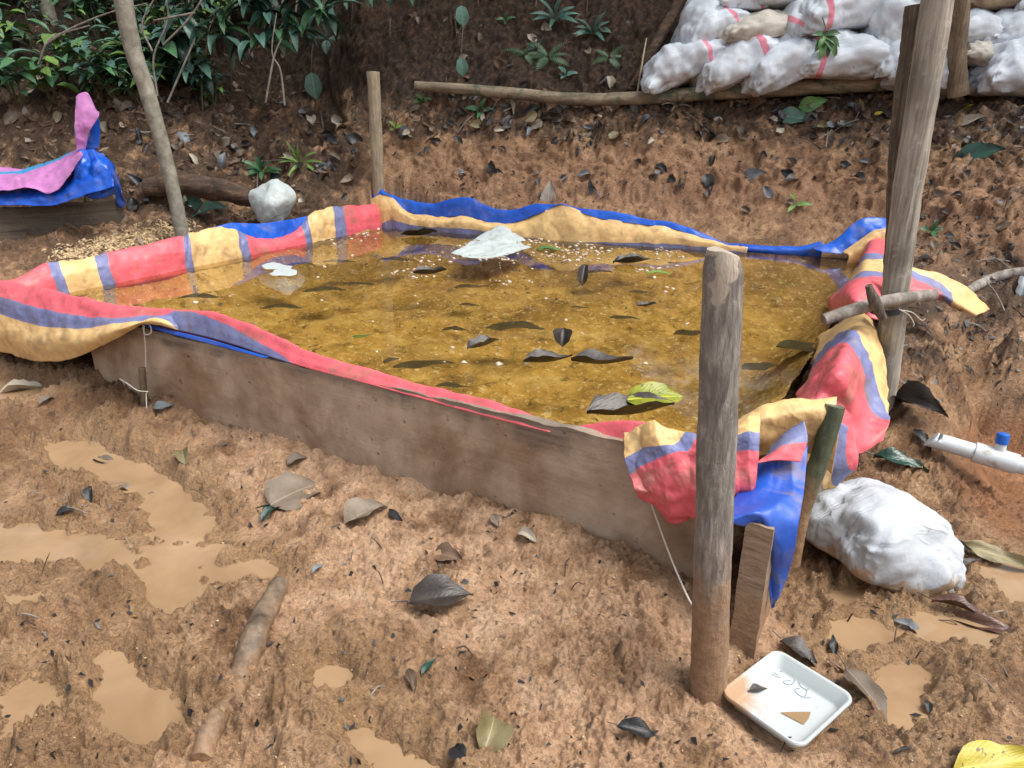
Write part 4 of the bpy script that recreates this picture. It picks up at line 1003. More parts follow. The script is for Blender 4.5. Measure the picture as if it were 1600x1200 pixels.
cloth('back_folds', [[('Y', 404, 292, 5.98), ('Y', 420, 284, 6.0), ('Y', 440, 284, 6.0)], [('Y', 392, 306, 5.97), ('Y', 425, 300, 6.12), ('Y', 460, 300, 5.99)], [('Y', 402, 346, 5.94), ('Y', 425, 340, 6.12), ('Y', 452, 338, 5.99)]], cr, WPL, 30, 30, .014, 9, 67)
ws = thing('plastic_sheet', 'crumpled white plastic sheet floating near the back of the pool', 'sheet', G(770, 390, .37))
cloth('sheet', [[('Z', 704, 396, .373), ('Z', 740, 404, .373), ('Z', 790, 399, .373), ('Z', 832, 385, .374)], [('Z', 720, 388, .396), ('Z', 750, 391, .384), ('Z', 788, 389, .392), ('Z', 818, 381, .38)], [('Z', 736, 376, .40), ('Z', 760, 375, .425), ('Z', 785, 377, .40), ('Z', 806, 374, .385)]], ws, WPL, 70, 60, .008, 9, 61)
cloth('raised_fold', [[('Z', 738, 375, .40), ('Z', 768, 359, .44), ('Z', 786, 347, .46), ('Z', 793, 347, .46)], [('Z', 758, 377, .40), ('Z', 780, 367, .435), ('Z', 792, 360, .43), ('Z', 800, 362, .42)], [('Z', 770, 385, .392), ('Z', 795, 384, .386), ('Z', 812, 378, .38), ('Z', 822, 376, .375)]], ws, WPL, 60, 60, .010, 9, 62)
for pts_ in ([(408, 416), (432, 412), (456, 420)], [(424, 424), (444, 428), (460, 426)]):
    q = thing('plastic_scrap', 'torn white plastic scrap floating in the left of the pool' if pts_[0][0] == 408 else 'smaller white plastic scrap just below the torn scrap', 'scrap', G(*pts_[1], .372))
    rr_ = random.Random(pts_[0][0]); cx_ = sum(p_[0] for p_ in pts_) / 3; cy_ = sum(p_[1] for p_ in pts_) / 3; ring_ = []
    for k in range(11):
        a_ = k * 2 * math.pi / 11; r_ = rr_.uniform(.55, 1.1); g_ = G(cx_ + 25 * r_ * math.cos(a_), cy_ + 6.5 * r_ * math.sin(a_), .3735 + rr_.uniform(0, .008)); ring_.append(tuple(g_))
    cen_ = tuple(G(cx_, cy_, .378)); me = bpy.data.meshes.new('scrap'); me.from_pydata([cen_] + ring_, [], [(0, 1 + (k + 1) % 11, 1 + k) for k in range(11)]); me.update()
    link('scrap', me, WPL, q)

# ================================================================== pipe
PVC = NT('white_pvc'); PVC.base(PVC.mix(PVC.fr(PVC.noise(PVC.pos(), 14, 5, .65), .58, .74), (.60, .65, .68), (.36, .29, .22))); PVC.rough(.32); PVC = PVC.m
CAPB = NT('blue_cap'); CAPB.base((.01, .12, .55)); CAPB.rough(.35); CAPB = CAPB.m
pa, pb = G(1448, 684, .15), G(1600, 729, .11)
pd_ = (pb - pa).normalized(); pc = pa + pd_ * ((pb - pa).length * 2.4)
pipe = thing('drain_pipe', 'white plastic pipe with a blue capped valve crossing the red trench', 'pipe', pa)
o = limb('pipe', [pa, pa.lerp(pc, .3), pa.lerp(pc, .6), pc], [.032] * 4, PVC, 28, 40, .0, 1, parent=pipe)
bm = bmesh.new(); bm.from_mesh(o.data)                       # slanted sawn mouth
for v_ in bm.verts:
    q = (v_.co - pa).dot(pd_)
    if q < .02: v_.co += pd_ * max(0, .9 * (v_.co.z - pa.z + .03))* .6
bm.to_mesh(o.data); bm.free()
k0, k1 = pa.lerp(pb, .50), pa.lerp(pb, .93)
limb('coupling', [k0, k0 + pd_ * .012, k1 - pd_ * .012, k1], [.0375, .0395, .0395, .0375], PVC, 28, 24, 0, 1, parent=pipe)
vb = pa.lerp(pb, .74); upv = Vector((.05, .1, 1)).normalized()
vs_ = limb('valve_stub', [vb + upv * .02, vb + upv * .075], [.020, .019], PVC, 20, 6, 0, 1, parent=pipe)
limb('cap', [vb + upv * .062, vb + upv * .066, vb + upv * .098, vb + upv * .103], [.020, .0225, .0215, .017], CAPB, 20, 24, .01, 2, parent=vs_)

# ================================================================== foam tray
FOAM = NT('foam_tray'); p_ = FOAM.pos()
fc = FOAM.mix(FOAM.fr(FOAM.noise(p_, 22, 6, .7, .4), .60, .72), (.47, .515, .525), (.36, .23, .13))
ce = G(1175, 1085, .03)
dd = FOAM.n('VectorMath', operation='DISTANCE'); FOAM.l(p_, dd.inputs[0]); dd.inputs[1].default_value = tuple(G(1150, 1082, .03))
fc = FOAM.mix(FOAM.math('SUBTRACT', 1.0, FOAM.fr(FOAM.math('ADD', dd.outputs['Value'], FOAM.math('MULTIPLY', FOAM.math('SUBTRACT', FOAM.noise(p_, 18, 5, .6), .5), .12)), .03, .085)), fc, (.40, .255, .15))
FOAM.base(fc); FOAM.rough(.45); FOAM.normal(FOAM.bump(FOAM.noise(p_, 300, 2, .5), .001, .4)); FOAM = FOAM.m
tz_ = .044
cT, cR, cB, cL = (G(*q, tz_) for q in ((1206, 1006), (1328, 1086), (1262, 1175), (1130, 1088)))
tcen = (cT + cR + cB + cL) / 4
ex = ((cR - cT) + (cB - cL)).normalized(); ey0 = ((cT - cL) + (cR - cB)); ey = (ey0 - ex * ey0.dot(ex)).normalized()
ha = ((cR - cT).length + (cB - cL).length) / 4; hb = ((cT - cL).length + (cR - cB).length) / 4
ez = ex.cross(ey); ez = ez if ez.z > 0 else -ez
def rrect(sx, sy, rad_, n_=8):
    out = []
    for cx_, cy_, a0 in ((sx - rad_, sy - rad_, 0), (-sx + rad_, sy - rad_, 90), (-sx + rad_, -sy + rad_, 180), (sx - rad_, -sy + rad_, 270)):
        for k in range(n_):
            t = R(a0 + 90 * k / (n_ - 1)); out.append((cx_ + rad_ * math.cos(t), cy_ + rad_ * math.sin(t)))
    return out
rings = [(1.0, -.008, .030), (1.0, -.001, .030), (.985, .002, .029), (.95, .002, .026), (.915, -.001, .024), (.80, -.032, .018), (.765, -.037, .014), (.745, -.038, .012)]
vs = []; 
for sc_, z_, rd in rings:
    in_ = (1 - sc_) * ha
    for a, b in rrect(ha - in_, hb - in_, rd): vs.append(tcen + ex * a + ey * b + ez * z_)
L_ = 32; fs = [list(f) for f in grid_faces(len(rings), L_, True)]
fs.append([(len(rings) - 1) * L_ + k for k in range(L_)])
me = bpy.data.meshes.new('tray'); me.from_pydata([tuple(v_) for v_ in vs], [], fs); me.update()
me.polygons.foreach_set('use_smooth', np.ones(len(me.polygons), bool)); me.set_sharp_from_angle(angle=R(38))
tray = thing('foam_tray', 'muddy white foam food tray with pencilled letters in the mud by the post', 'tray', tcen)
o = link('dish', me, FOAM, tray); so = o.modifiers.new('thickness', 'SOLIDIFY'); so.thickness = .003; so.offset = -1
def on_tray(px, py, lift):
    d = ray(px, py); pt = tcen + ez * (-.038 + lift); t = (pt - CAMP).dot(ez) / d.dot(ez); return CAMP + d * t
INK = NT('pencil_grey'); INK.base((.22, .27, .34)); INK.rough(.6); INK = INK.m
Zs = lambda L: [on_tray(1180 + a / 13.333, 1020 + b / 13.333, .0008) for a, b in L]
strokes = [[(520, 515), (440, 490), (350, 440)], [(490, 455), (430, 440), (380, 390), (335, 330), (370, 290), (470, 340), (560, 405)],
           [(745, 575), (610, 588), (590, 620), (660, 660), (740, 665), (800, 620), (810, 540), (740, 450), (640, 430)],
           [(1150, 930), (1020, 930), (900, 870), (835, 800), (850, 750), (930, 738)], [(880, 530), (910, 620), (950, 700), (1030, 755), (1080, 775), (1180, 710)], [(1085, 780), (1060, 860), (1030, 910)]]
for st in strokes: limb('pencil_stroke', Zs(st), [.0011] * len(st), INK, 5, 40, 0, 1, parent=tray)
mw = [on_tray(*q, .0022) for q in ((1219, 1113), (1243, 1112), (1267, 1112), (1264, 1122), (1256, 1132), (1240, 1124))]
me = bpy.data.meshes.new('mud_water'); me.from_pydata([tuple(v_) for v_ in mw], [], [list(range(len(mw)))[::-1]]); me.update()
link('mud_water', me, PUDDLE, tray)

# ================================================================== leaves
def mat_leaf(name, c1, c2, rough=.4, vein=None, spots=None):
    m = NT(name); p = m.pos(); info = m.n('ObjectInfo').outputs['Random']
    n1 = m.noise(p, 14, 5, .6, .3)
    c = m.ramp(n1, [(.3, c1), (.7, c2)])
    c = m.mix(1.0, c, m.ramp(info, [(0, (.7,) * 3), (1, (1.25,) * 3)]), 'MULTIPLY')
    if spots: c = m.mix(m.fr(m.noise(p, 60, 2, .5), .64, .70), c, spots)
    uv = m.sep(m.n('UVMap').outputs[0])
    mid = m.math('LESS_THAN', m.math('ABSOLUTE', m.math('SUBTRACT', uv[1], .5)), .02)
    c = m.mix(m.math('MULTIPLY', mid, .5), c, vein or tuple(k * 1.7 for k in c2))
    m.base(c); m.rough(rough); m.b.inputs['Specular IOR Level'].default_value = .5
    wv = m.math('ADD', m.math('ABSOLUTE', m.math('SUBTRACT', uv[1], .5)), m.math('MULTIPLY', uv[0], -1.0))
    s = m.math('SINE', m.math('MULTIPLY', wv, 70.0))
    b = m.bump(s, .0005, .35)
    m.normal(m.bump(m.noise(p, 60, 4, .6), .004, .5, b))
    return m.m
LM = {'dark': mat_leaf('dark_wet_leaf', (.018, .014, .012), (.045, .035, .030), .42),
      'black': mat_leaf('black_leaf', (.010, .011, .012), (.028, .029, .032), .38),
      'brown': mat_leaf('brown_leaf', (.07, .042, .026), (.15, .095, .06), .45),
      'red': mat_leaf('redbrown_leaf', (.055, .022, .014), (.13, .06, .038), .35),
      'grey': mat_leaf('grey_muddy_leaf', (.12, .092, .066), (.21, .165, .12), .6),
      'pale': mat_leaf('pale_dry_leaf', (.27, .235, .185), (.44, .39, .31), .65),
      'blue': mat_leaf('blue_grey_leaf', (.09, .105, .12), (.19, .21, .23), .4),
      'olive': mat_leaf('olive_leaf', (.13, .105, .045), (.25, .21, .11), .5),
      'teal': mat_leaf('dark_green_leaf', (.010, .035, .026), (.025, .075, .055), .25),
      'green': mat_leaf('fresh_green_leaf', (.05, .13, .035), (.10, .22, .07), .4),
      'yellow': mat_leaf('yellow_leaf', (.42, .34, .03), (.60, .50, .08), .45, spots=(.12, .09, .02)),
      'yellowgreen': mat_leaf('yellow_green_leaf', (.20, .26, .015), (.42, .42, .03), .4, spots=(.03, .03, .01)),
      'lush': mat_leaf('lush_leaf', (.036, .105, .045), (.085, .20, .09), .30),
      'bluegreen': mat_leaf('blue_green_leaf', (.05, .13, .10), (.13, .25, .20), .28),
      'light': mat_leaf('light_green_leaf', (.09, .18, .04), (.18, .30, .07), .4),
      'orange': mat_leaf('orange_leaf', (.30, .12, .03), (.42, .20, .05), .5),
      'sub': mat_leaf('sunken_leaf', (.020, .020, .012), (.05, .048, .030), .6)}
_lc = {}
def leaf_mesh(kind, W=.5, fold=.15, curl=.2, wave=.03, seed=0, nl=8, nw=2, hook=0.0, tipp=1.0):
    """unit-length blade along +X, half-width W/2, folded on its midrib and curled along its length"""
    key = (kind, W, fold, curl, wave, seed, nl, nw, hook, tipp)
    if key in _lc: return _lc[key]
    rs = random.Random(seed * 31 + int(W * 100)); vs = []; uv = []
    cols = np.linspace(-1, 1, 2 * nw + 1)
    for i in range(nl + 1):
        t = i / nl
        w = W / 2 * (math.sin(math.pi * min(1, t ** .75)) ** .8) * (1 + .12 * math.sin(9 * t + seed) + .05 * math.sin(23 * t + seed * 2)) if 0 < t < 1 else .002
        if t > .85: w *= (1 - (t - .85) * 2.2 * tipp)
        ang = curl * (t - .3) * 3 + hook * max(0, t - .6) * 6
        x = t; z = -curl * (t - .4) ** 2 * 1.3 - hook * max(0, t - .6) ** 2 * 2
        for c in cols:
            e = abs(c)
            vs.append((x, c * w, z + fold * e * w * 2 + wave * math.sin(7 * t + 3 * c + seed) * e + wave * .6 * rs.uniform(-1, 1) * e)); uv.append((t, (c + 1) / 2))
    nc = len(cols); me = mesh_np('leaf', vs, grid_faces(nl + 1, nc))
    u = me.uv_layers.new(name='UVMap'); li = np.zeros(len(me.loops), np.int32); me.loops.foreach_get('vertex_index', li)
    u.data.foreach_set('uv', np.array(uv, np.float32)[li].ravel())
    me.materials.append(LM[kind]); _lc[key] = me
    return me
def frame(nrm, heading):                 # X along heading on the surface, Z = normal
    n_ = Vector(nrm).normalized(); h = Vector(heading); h = (h - n_ * h.dot(n_)).normalized()
    return Matrix((h, n_.cross(h), n_)).transposed()
def put_leaf(name, px, py, lpx, rot, kind, label, W=.5, fold=.15, curl=.2, wave=.04, seed=0, z=None, lift=.006, tilt=0.0, group=None, cat='leaf', hook=0.0, nw=2, nl=8, roll=0.0):
    if z is None:
        p_, n_ = hit(px, py)
        if p_ is None: return None
        n_ = (n_ + Vector((0, 0, .9))).normalized() if p_.y < 4 else n_
    else: p_, n_ = G(px, py, z), Vector((0, 0, 1))
    t = (p_ - CAMP).dot(Vector((0, CP, -SP)))
    # heading seen in the picture -> direction on the surface
    q = Vector((math.cos(R(rot)), math.sin(R(rot)) * 1.0, 0))
    d = Vector((q.x, q.y / max(.3, abs(ray(px, py).normalized().z)) * .7, 0))
    M = frame(n_, d if abs(n_.z) > .3 else Vector((q.x, 0, q.y)))
    L_ = lpx / FPX * t
    me = leaf_mesh(kind, W, fold, curl, wave, seed, nl, nw, hook)
    o = bpy.data.objects.new(name, me); COL.objects.link(o)
    M4 = Matrix.Translation(p_ + n_ * lift) @ M.to_4x4() @ Matrix.Rotation(R(tilt), 4, 'Y') @ Matrix.Rotation(R(roll), 4, 'X') @ Matrix.Translation((-L_ * .5, 0, 0)) @ Matrix.Scale(L_, 4)
    o.matrix_world = M4
    return prop(o, label, cat, group)
def stalk(o, L=.25, r=.012, bend=.06):
    """petiole as a part of a leaf"""
    st = bpy.data.objects.new('stalk', STALK); COL.objects.link(st); st.parent = o
STALK = limb('stalk_proto', [(0, 0, 0), (-.12, .01, .015), (-.26, .0, .05)], [.014, .012, .011], LM['dark'], 5, 8, 0, 1).data
bpy.data.objects.remove(bpy.data.objects['stalk_proto'])
MUDLEAVES = [
 (690, 940, 100, 8, 'dark', .56, .35, .22, 'large glossy dark brown leaf curled in the middle of the mud', .028, 3),
 (702, 872, 50, -18, 'brown', .62, .35, .3, 'small brown veined leaf above the large dark leaf', .015, 5),
 (462, 772, 96, 42, 'grey', .85, .12, .15, 'large grey torn leaf coated with mud below the board', .012, 7),
 (428, 798, 60, 60, 'teal', .35, .3, .3, 'shiny dark green strip of leaf beside the large grey leaf', .01, 9),
 (572, 806, 72, 25, 'grey', .62, .4, .4, 'crumpled grey leaf right of the large grey leaf', .018, 11),
 (620, 812, 46, -46, 'black', .26, .3, .2, 'narrow black leaf touching the crumpled grey leaf', .012, 12),
 (762, 1148, 72, 80, 'olive', .85, .45, .5, 'crumpled olive leaf at the bottom middle', .02, 14),
 (995, 1143, 66, -8, 'black', .42, .3, .25, 'black leaf left of the foam tray', .012, 15),
 (720, 1184, 46, -60, 'black', .55, .25, .2, 'bluish black leaf at the bottom edge below the olive leaf', .01, 16),
 (672, 1044, 36, 55, 'teal', .4, .3, .3, 'small dark green leaf in the middle foreground', .01, 17),
 (642, 1066, 42, -65, 'brown', .4, .3, .3, 'small brown leaf next to the small dark green leaf', .01, 18),
 (825, 838, 40, -40, 'pale', .45, .3, .5, 'white torn leaf scrap on the mud below the board', .012, 19),
 (142, 774, 30, -60, 'black', .55, .3, .2, 'small black leaf on the left mud hump', .012, 20),
 (198, 770, 42, 8, 'grey', .4, .3, .3, 'grey leaf on the rim of the long puddle', .012, 21),
 (166, 728, 50, -12, 'grey', .38, .3, .3, 'muddy grey leaf lying in the long puddle', .02, 22),
 (257, 638, 34, 4, 'blue', .5, .3, .2, 'blue grey leaf at the foot of the front board', .012, 23),
 (40, 616, 66, 14, 'pale', .42, .6, .3, 'pale curled leaf under the hanging flap at far left', .02, 24),
 (74, 628, 26, 40, 'grey', .6, .4, .3, 'small grey leaf right of the pale curled leaf', .012, 25),
 (288, 716, 44, -50, 'olive', .55, .4, .4, 'curled green brown leaf below the left part of the board', .016, 26),
 (465, 720, 36, 30, 'grey', .6, .3, .3, 'small grey leaf above the large grey leaf', .01, 27),
 (497, 890, 30, 60, 'blue', .35, .3, .3, 'tiny blue green leaf strip right of the muddy log', .01, 28),
 (775, 815, 28, -70, 'grey', .5, .2, .2, 'small round grey leaf near the board', .008, 29),
 (1248, 1024, 66, -38, 'dark', .55, .3, .4, 'crumpled dark leaf behind the foam tray', .012, 30),
 (1306, 1048, 42, -35, 'red', .22, .4, .2, 'narrow dark red leaf right of the foam tray', .01, 31),
 (1352, 1086, 92, -62, 'grey', .48, .2, .2, 'long grey leaf at the edge of the round right puddle', .012, 32),
 (1418, 986, 48, -30, 'blue', .4, .4, .3, 'curled blue grey leaf between the right puddles', .014, 33),
 (1500, 960, 88, -14, 'red', .26, .5, .15, 'long red brown leaf over the right puddle', .022, 34),
 (1545, 985, 130, -22, 'red', .2, .5, .1, 'longest red brown leaf strip at the right edge', .016, 35),
 (1556, 1196, 150, 6, 'yellow', .42, .15, .12, 'big yellow leaf in the bottom right corner', .02, 36),
 (1562, 874, 110, -24, 'olive', .26, .3, .1, 'long olive leaf at the right edge below the pipe', .016, 37),
 (1496, 856, 50, -32, 'blue', .32, .4, .2, 'blue grey leaf strip right of the slumped sack', .012, 38),
 (1514, 886, 46, 12, 'dark', .3, .4, .3, 'small dark leaf strip right of the slumped sack', .012, 39),
 (1450, 1106, 24, 70, 'black', .5, .3, .2, 'tiny black leaf right of the round puddle', .01, 40),
 (1436, 642, 96, -40, 'dark', .46, .6, .25, 'large dark curled leaf beside the striped drape', .03, 41),
 (1408, 724, 80, -16, 'teal', .4, .3, .3, 'blackish green leaf above the slumped sack', .012, 42),
 (1440, 690, 46, -70, 'black', .35, .4, .3, 'thin black leaf left of the pipe mouth', .012, 43),
 (1412, 1175 , 34, 5, 'dark', .25, .3, .3, 'thin dark leaf strip near the bottom right', .008, 44),
 (1595, 448, 44, 60, 'blue', .55, .3, .3, 'blue grey leaf at the right edge near the grey branch', .02, 45),
 (104, 800, 30, 20, 'black', .4, .3, .3, 'small black leaf left of the long puddle', .01, 46),
 (1302, 1010, 40, 70, 'black', .3, .3, .3, 'wet black leaf strip left of the right puddles', .01, 47)]
for px, py, l_, rt, kd, W, fd, cu, lb, lf, sd2 in MUDLEAVES:
    o = put_leaf('leaf', px, py, l_, rt, kd, lb, W, fd, cu, .05, sd2, lift=lf, nw=3, nl=10)
    if o and l_ > 60: stalk(o)
o = put_leaf('leaf', 1182, 1076, 38, 8, 'dark', 'small black leaf lying inside the foam tray', .42, .2, .15, .02, 3, z=tz_ - .034, lift=.0)

POOLLEAVES = [
 (805, 510, 92, 0, 'sub', .5, 0, 'wide sunken leaf in the middle of the pool'), (755, 541, 60, 18, 'dark', .45, 1, 'dark curled leaf floating left of the pool centre'),
 (880, 526, 34, 70, 'dark', .9, 2, 'pointed dark leaf tip standing out of the water'), (856, 566, 78, 4, 'dark', .4, 1, 'dark rolled leaf floating right of the pool centre'),
 (940, 569, 96, -3, 'dark', .34, 1, 'long dark leaf right of the rolled leaf'), (662, 568, 96, 8, 'sub', .34, 0, 'long sunken leaf near the front rim'),
 (985, 648, 140, 4, 'dark', .42, 1, 'big dark curled leaf under the yellow green leaf'), (1024, 620, 92, 6, 'yellowgreen', .7, 4, 'spotted yellow green leaf floating by the front post'),
 (711, 514, 42, 0, 'sub', .5, 0, 'small sunken leaf left of the wide sunken leaf'), (732, 476, 34, 0, 'sub', .5, 0, 'small sunken leaf above the pool centre'),
 (736, 447, 56, 8, 'sub', .4, 0, 'sunken leaf below the white plastic sheet'), (672, 428, 52, 5, 'dark', .4, 1, 'dark leaf clump among the foam lumps'),
 (930, 424, 60, 6, 'sub', .36, 0, 'sunken leaf right of the upright black leaf'), (912, 428, 40, 60, 'dark', .45, 2, 'upright black leaf standing in the back of the pool'),
 (987, 411, 60, 2, 'black', .4, 1, 'flat black leaf near the back edge'), (860, 389, 46, 4, 'green', .6, 3, 'bright green leaf right of the white plastic sheet'),
 (1000, 456, 36, 0, 'sub', .5, 0, 'small sunken leaf left of the front post'), (1255, 541, 84, 0, 'sub', .6, 0, 'broad sunken leaf near the right drape'),
 (976, 496, 46, -4, 'sub', .4, 0, 'brown sunken leaf left of the post'), (507, 452, 66, 6, 'sub', .42, 0, 'sunken leaf in the left half below the floating scraps'),
 (440, 479, 64, 3, 'sub', .42, 0, 'dark sunken leaf near the left front rim'), (312, 463, 66, 5, 'sub', .4, 0, 'sunken leaf at the far left of the pool'),
 (548, 488, 36, 18, 'orange', .4, 0, 'orange sunken leaf in the left half'), (566, 525, 32, 20, 'green', .5, 0, 'greenish sunken leaf in the left half'),
 (560, 443, 50, 0, 'sub', .4, 0, 'second sunken leaf in the left half'), (655, 368, 56, 5, 'black', .4, 1, 'black leaf clump at the back tan edge'),
 (1120, 385, 40, 10, 'brown', .5, 3, 'brown leaf at the back blue edge'), (1030, 426, 40, 0, 'light', .5, 3, 'light green leaf flake near the back of the pool'),
 (620, 405, 60, 3, 'sub', .4, 0, 'dim sunken leaf at the left back'), (530, 408, 50, 3, 'sub', .4, 0, 'sunken leaf near the left striped roll'),
 (1188, 572, 70, 10, 'sub', .5, 0, 'sunken leaf just right of the front post'), (1010, 478, 34, 5, 'dark', .35, 1, 'small dark floating leaf left of the front post'),
 (470, 412, 44, 5, 'sub', .4, 0, 'sunken leaf by the left blue flap'), (612, 562, 34, 30, 'sub', .5, 0, 'small sunken leaf near the front rim'),
 (705, 602, 50, 0, 'sub', .4, 0, 'sunken leaf against the front rim'), (905, 480, 30, 0, 'sub', .4, 0, 'tiny sunken leaf right of centre'), (1080, 520, 60, 5, 'sub', .5, 0, 'sunken leaf left of the front post at mid height')]
for i, (px, py, l_, rt, kd, W, st, lb) in enumerate(POOLLEAVES):
    if st == 0: put_leaf('sunken_leaf', px, py, l_, rt, kd, lb, W, .05, .1, .02, i, z=WATER_Z - .035, lift=0)
    elif st == 1: put_leaf('floating_leaf', px, py, l_, rt, kd, lb, W, .5, -.25, .04, i, z=WATER_Z + .004, lift=0, nw=3)
    elif st == 2: put_leaf('floating_leaf', px, py, l_, rt, kd, lb, W, .6, .2, .04, i, z=WATER_Z + .02, lift=0, tilt=-50, nw=3)
    elif st == 4: put_leaf('floating_leaf', px, py, l_, rt, kd, lb, W, .1, .08, .05, i, z=WATER_Z + .05, lift=0, nw=3, roll=14)
    else: put_leaf('floating_leaf', px, py, l_, rt, kd, lb, W, .08, .06, .03, i, z=WATER_Z + .004, lift=0, nw=3)

# leaf litter on the bank
def ordn(k):
    return '%d%s' % (k, 'th' if 10 <= k % 100 <= 20 else {1: 'st', 2: 'nd', 3: 'rd'}.get(k % 10, 'th'))
def number(objs, what, where):
    """alike things are told apart by their order from the left"""
    objs = sorted(objs, key=lambda o_: proj(o_.matrix_world.translation if o_.type == 'MESH' and o_.parent is None else o_.location)[0])
    for k, o_ in enumerate(objs):
        o_['label'] = (('only %s %s' % (what, where)) if len(objs) == 1 else ('%s %s from the left %s' % ({1: 'first', 2: 'second', 3: 'third', 4: 'fourth', 5: 'fifth'}.get(k + 1, ordn(k + 1)), what, where)))
KW = {'dark': 'dark wet', 'black': 'black', 'brown': 'brown', 'grey': 'grey', 'pale': 'pale dry', 'blue': 'blue grey', 'olive': 'olive'}
ri = random.Random(5)
def litter(n_, x0, x1, y0, y1, kinds, l0, l1, label, group, name='litter_leaf'):
    made = {}
    for _ in range(n_):
        px, py = ri.uniform(x0, x1), ri.uniform(y0, y1)
        p_, n2 = hit(px, py)
        if p_ is None: continue
        pd2 = poly_sd(np.array([p_.x]), np.array([p_.y]), [tuple(k) for k in POOL])[0]
        if pd2 < .12: continue
        t = (p_ - CAMP).length
        L_ = ri.uniform(l0, l1)
        kd = ri.choice(kinds)
        o_ = put_leaf(name, px, py, L_ * FPX / t, ri.uniform(-180, 180), kd, label, ri.choice((.35, .5, .62)), ri.choice((.2, .5)), ri.choice((.15, .45, -.3)), .06, ri.randrange(4),
                 lift=.018, tilt=ri.uniform(-35, 35), roll=ri.uniform(-25, 25), group=group)
        made.setdefault(kd, []).append(o_)
    for kd, os_ in made.items(): number(os_, KW[kd] + ' leaf', label)
GR = 'dead leaves on the bank'
litter(120, 630, 1400, 148, 225, ['black', 'dark', 'grey', 'pale', 'brown', 'blue', 'dark', 'olive'], .08, .17, 'in the litter strip below the long log', GR)
litter(24, 700, 1400, 250, 300, ['black', 'dark', 'blue', 'dark'], .07, .17, 'on the little ledge behind the pool', GR)
litter(80, 190, 560, 165, 330, ['dark', 'grey', 'pale', 'brown', 'black', 'blue'], .09, .19, 'on the slope around the rotten log', GR)
litter(40, 0, 300, 60, 200, ['pale', 'grey', 'brown'], .1, .2, 'among the undergrowth on the left slope', GR)
litter(46, 1400, 1600, 150, 470, ['dark', 'grey', 'brown', 'black', 'blue'], .05, .13, 'on the slope right of the leaning post', GR)
litter(30, 640, 1020, 20, 140, ['dark', 'grey', 'pale', 'brown'], .07, .15, 'caught on the dark earth wall', GR)
litter(24, 650, 1350, 225, 340, ['grey', 'brown', 'dark', 'blue'], .04, .10, 'on the bare clay face behind the pool', GR)
number(hid_, 'white sack', 'in the topmost rows of the sack wall')
for px, py, l_, rt, kd, lb in ((1240, 186, 52, -20, 'bluegreen', 'grey green leaf with pale back below the sacks'), (1270, 163, 44, 10, 'green', 'green leaf below the log under the leafy sprig'), (1512, 176, 26, -60, 'yellow', 'small yellow leaf below the brown squared post'),
        (1372, 182, 14, 0, 'yellow', 'tiny yellow leaf left of the leaning post'), (1530, 243, 66, -6, 'teal', 'dark green leaf on the right slope'), (1475, 158, 30, 0, 'pale', 'pale lobed leaf right of the leaning post'), (1520, 192, 40, -20, 'pale', 'pale narrow leaf under the small yellow leaf'),
        (1185, 160, 46, 0, 'brown', 'brown leaf under the long log'), (1202, 303, 26, 60, 'blue', 'upright blue grey leaf on the clay face'), (858, 306, 46, 65, 'pale', 'pale leaf standing at the back liner edge'), (180, 172, 44, -30, 'pale', 'large pale bract leaf beside the purple hood'),
        (1180, 275, 40, -10, 'blue', 'blue grey leaf on the ledge')):
    put_leaf('leaf', px, py, l_, rt, kd, lb, .5, .2, .2, .04, 5, lift=.03, tilt=-15)
# ================================================================== plants
STEM = NT('green_stem'); STEM.base((.10, .11, .05)); STEM.rough(.6); STEM = STEM.m
STEMB = NT('brown_stem'); STEMB.base((.17, .135, .095)); STEMB.rough(.8); STEMB = STEMB.m
def add_leaf(parent, mesh, pos, direction, nrm, L_, name='leaf'):
    o = bpy.data.objects.new(name, mesh); COL.objects.link(o); o.parent = parent
    d = Vector(direction).normalized(); n_ = Vector(nrm); n_ = (n_ - d * n_.dot(d)); n_ = n_.normalized() if n_.length > 1e-3 else d.orthogonal().normalized()
    M = Matrix((d, n_.cross(d), n_)).transposed().to_4x4()
    o.matrix_basis = Matrix.Translation(Vector(pos) - parent.location) @ M @ Matrix.Scale(L_, 4)
    return o
rp = random.Random(21)
def shrub(base, nrm, h, nst, nlf, Ll, kinds, label, group, spread=.6, W=.36, name='undergrowth_plant', lean=Vector((0, -.35, 0)), stem=STEM, droop=.5, cat='plant'):
    root = thing(name, label, cat, base, group)
    for s_ in range(nst):
        az = rp.uniform(0, 2 * math.pi); sp = spread * rp.uniform(.3, 1)
        tip = base + (Vector((math.cos(az) * sp, math.sin(az) * sp, 1)) + lean + nrm * .3).normalized() * h * rp.uniform(.7, 1.1)
        mid = base.lerp(tip, .5) + Vector((0, 0, h * .12))
        limb('stem', [base - nrm * .02, mid, tip], [.006, .0045, .003], stem, 5, 10, .05, s_, parent=root)
        k = max(2, nlf // nst)
        for i in range(k):
            t = .25 + .75 * (i + 1) / k
            q = (base * (1 - t) ** 2 + mid * 2 * t * (1 - t) + tip * t * t)
            a2 = az + i * 2.4 + rp.uniform(-.5, .5)
            d = Vector((math.cos(a2), math.sin(a2) - .25, rp.uniform(-droop, .45)))
            L_ = Ll * rp.uniform(.65, 1.2)
            me = leaf_mesh(rp.choice(kinds), rp.choice((W * .8, W, W * 1.2)), .25, rp.choice((.25, .45)), .02, rp.randrange(3), 7, 1)
            add_leaf(root, me, q, d, Vector((0, -.25, 1)), L_)
    return root
GU = 'undergrowth plants on the left slope'
ug = {}
n_made = 0
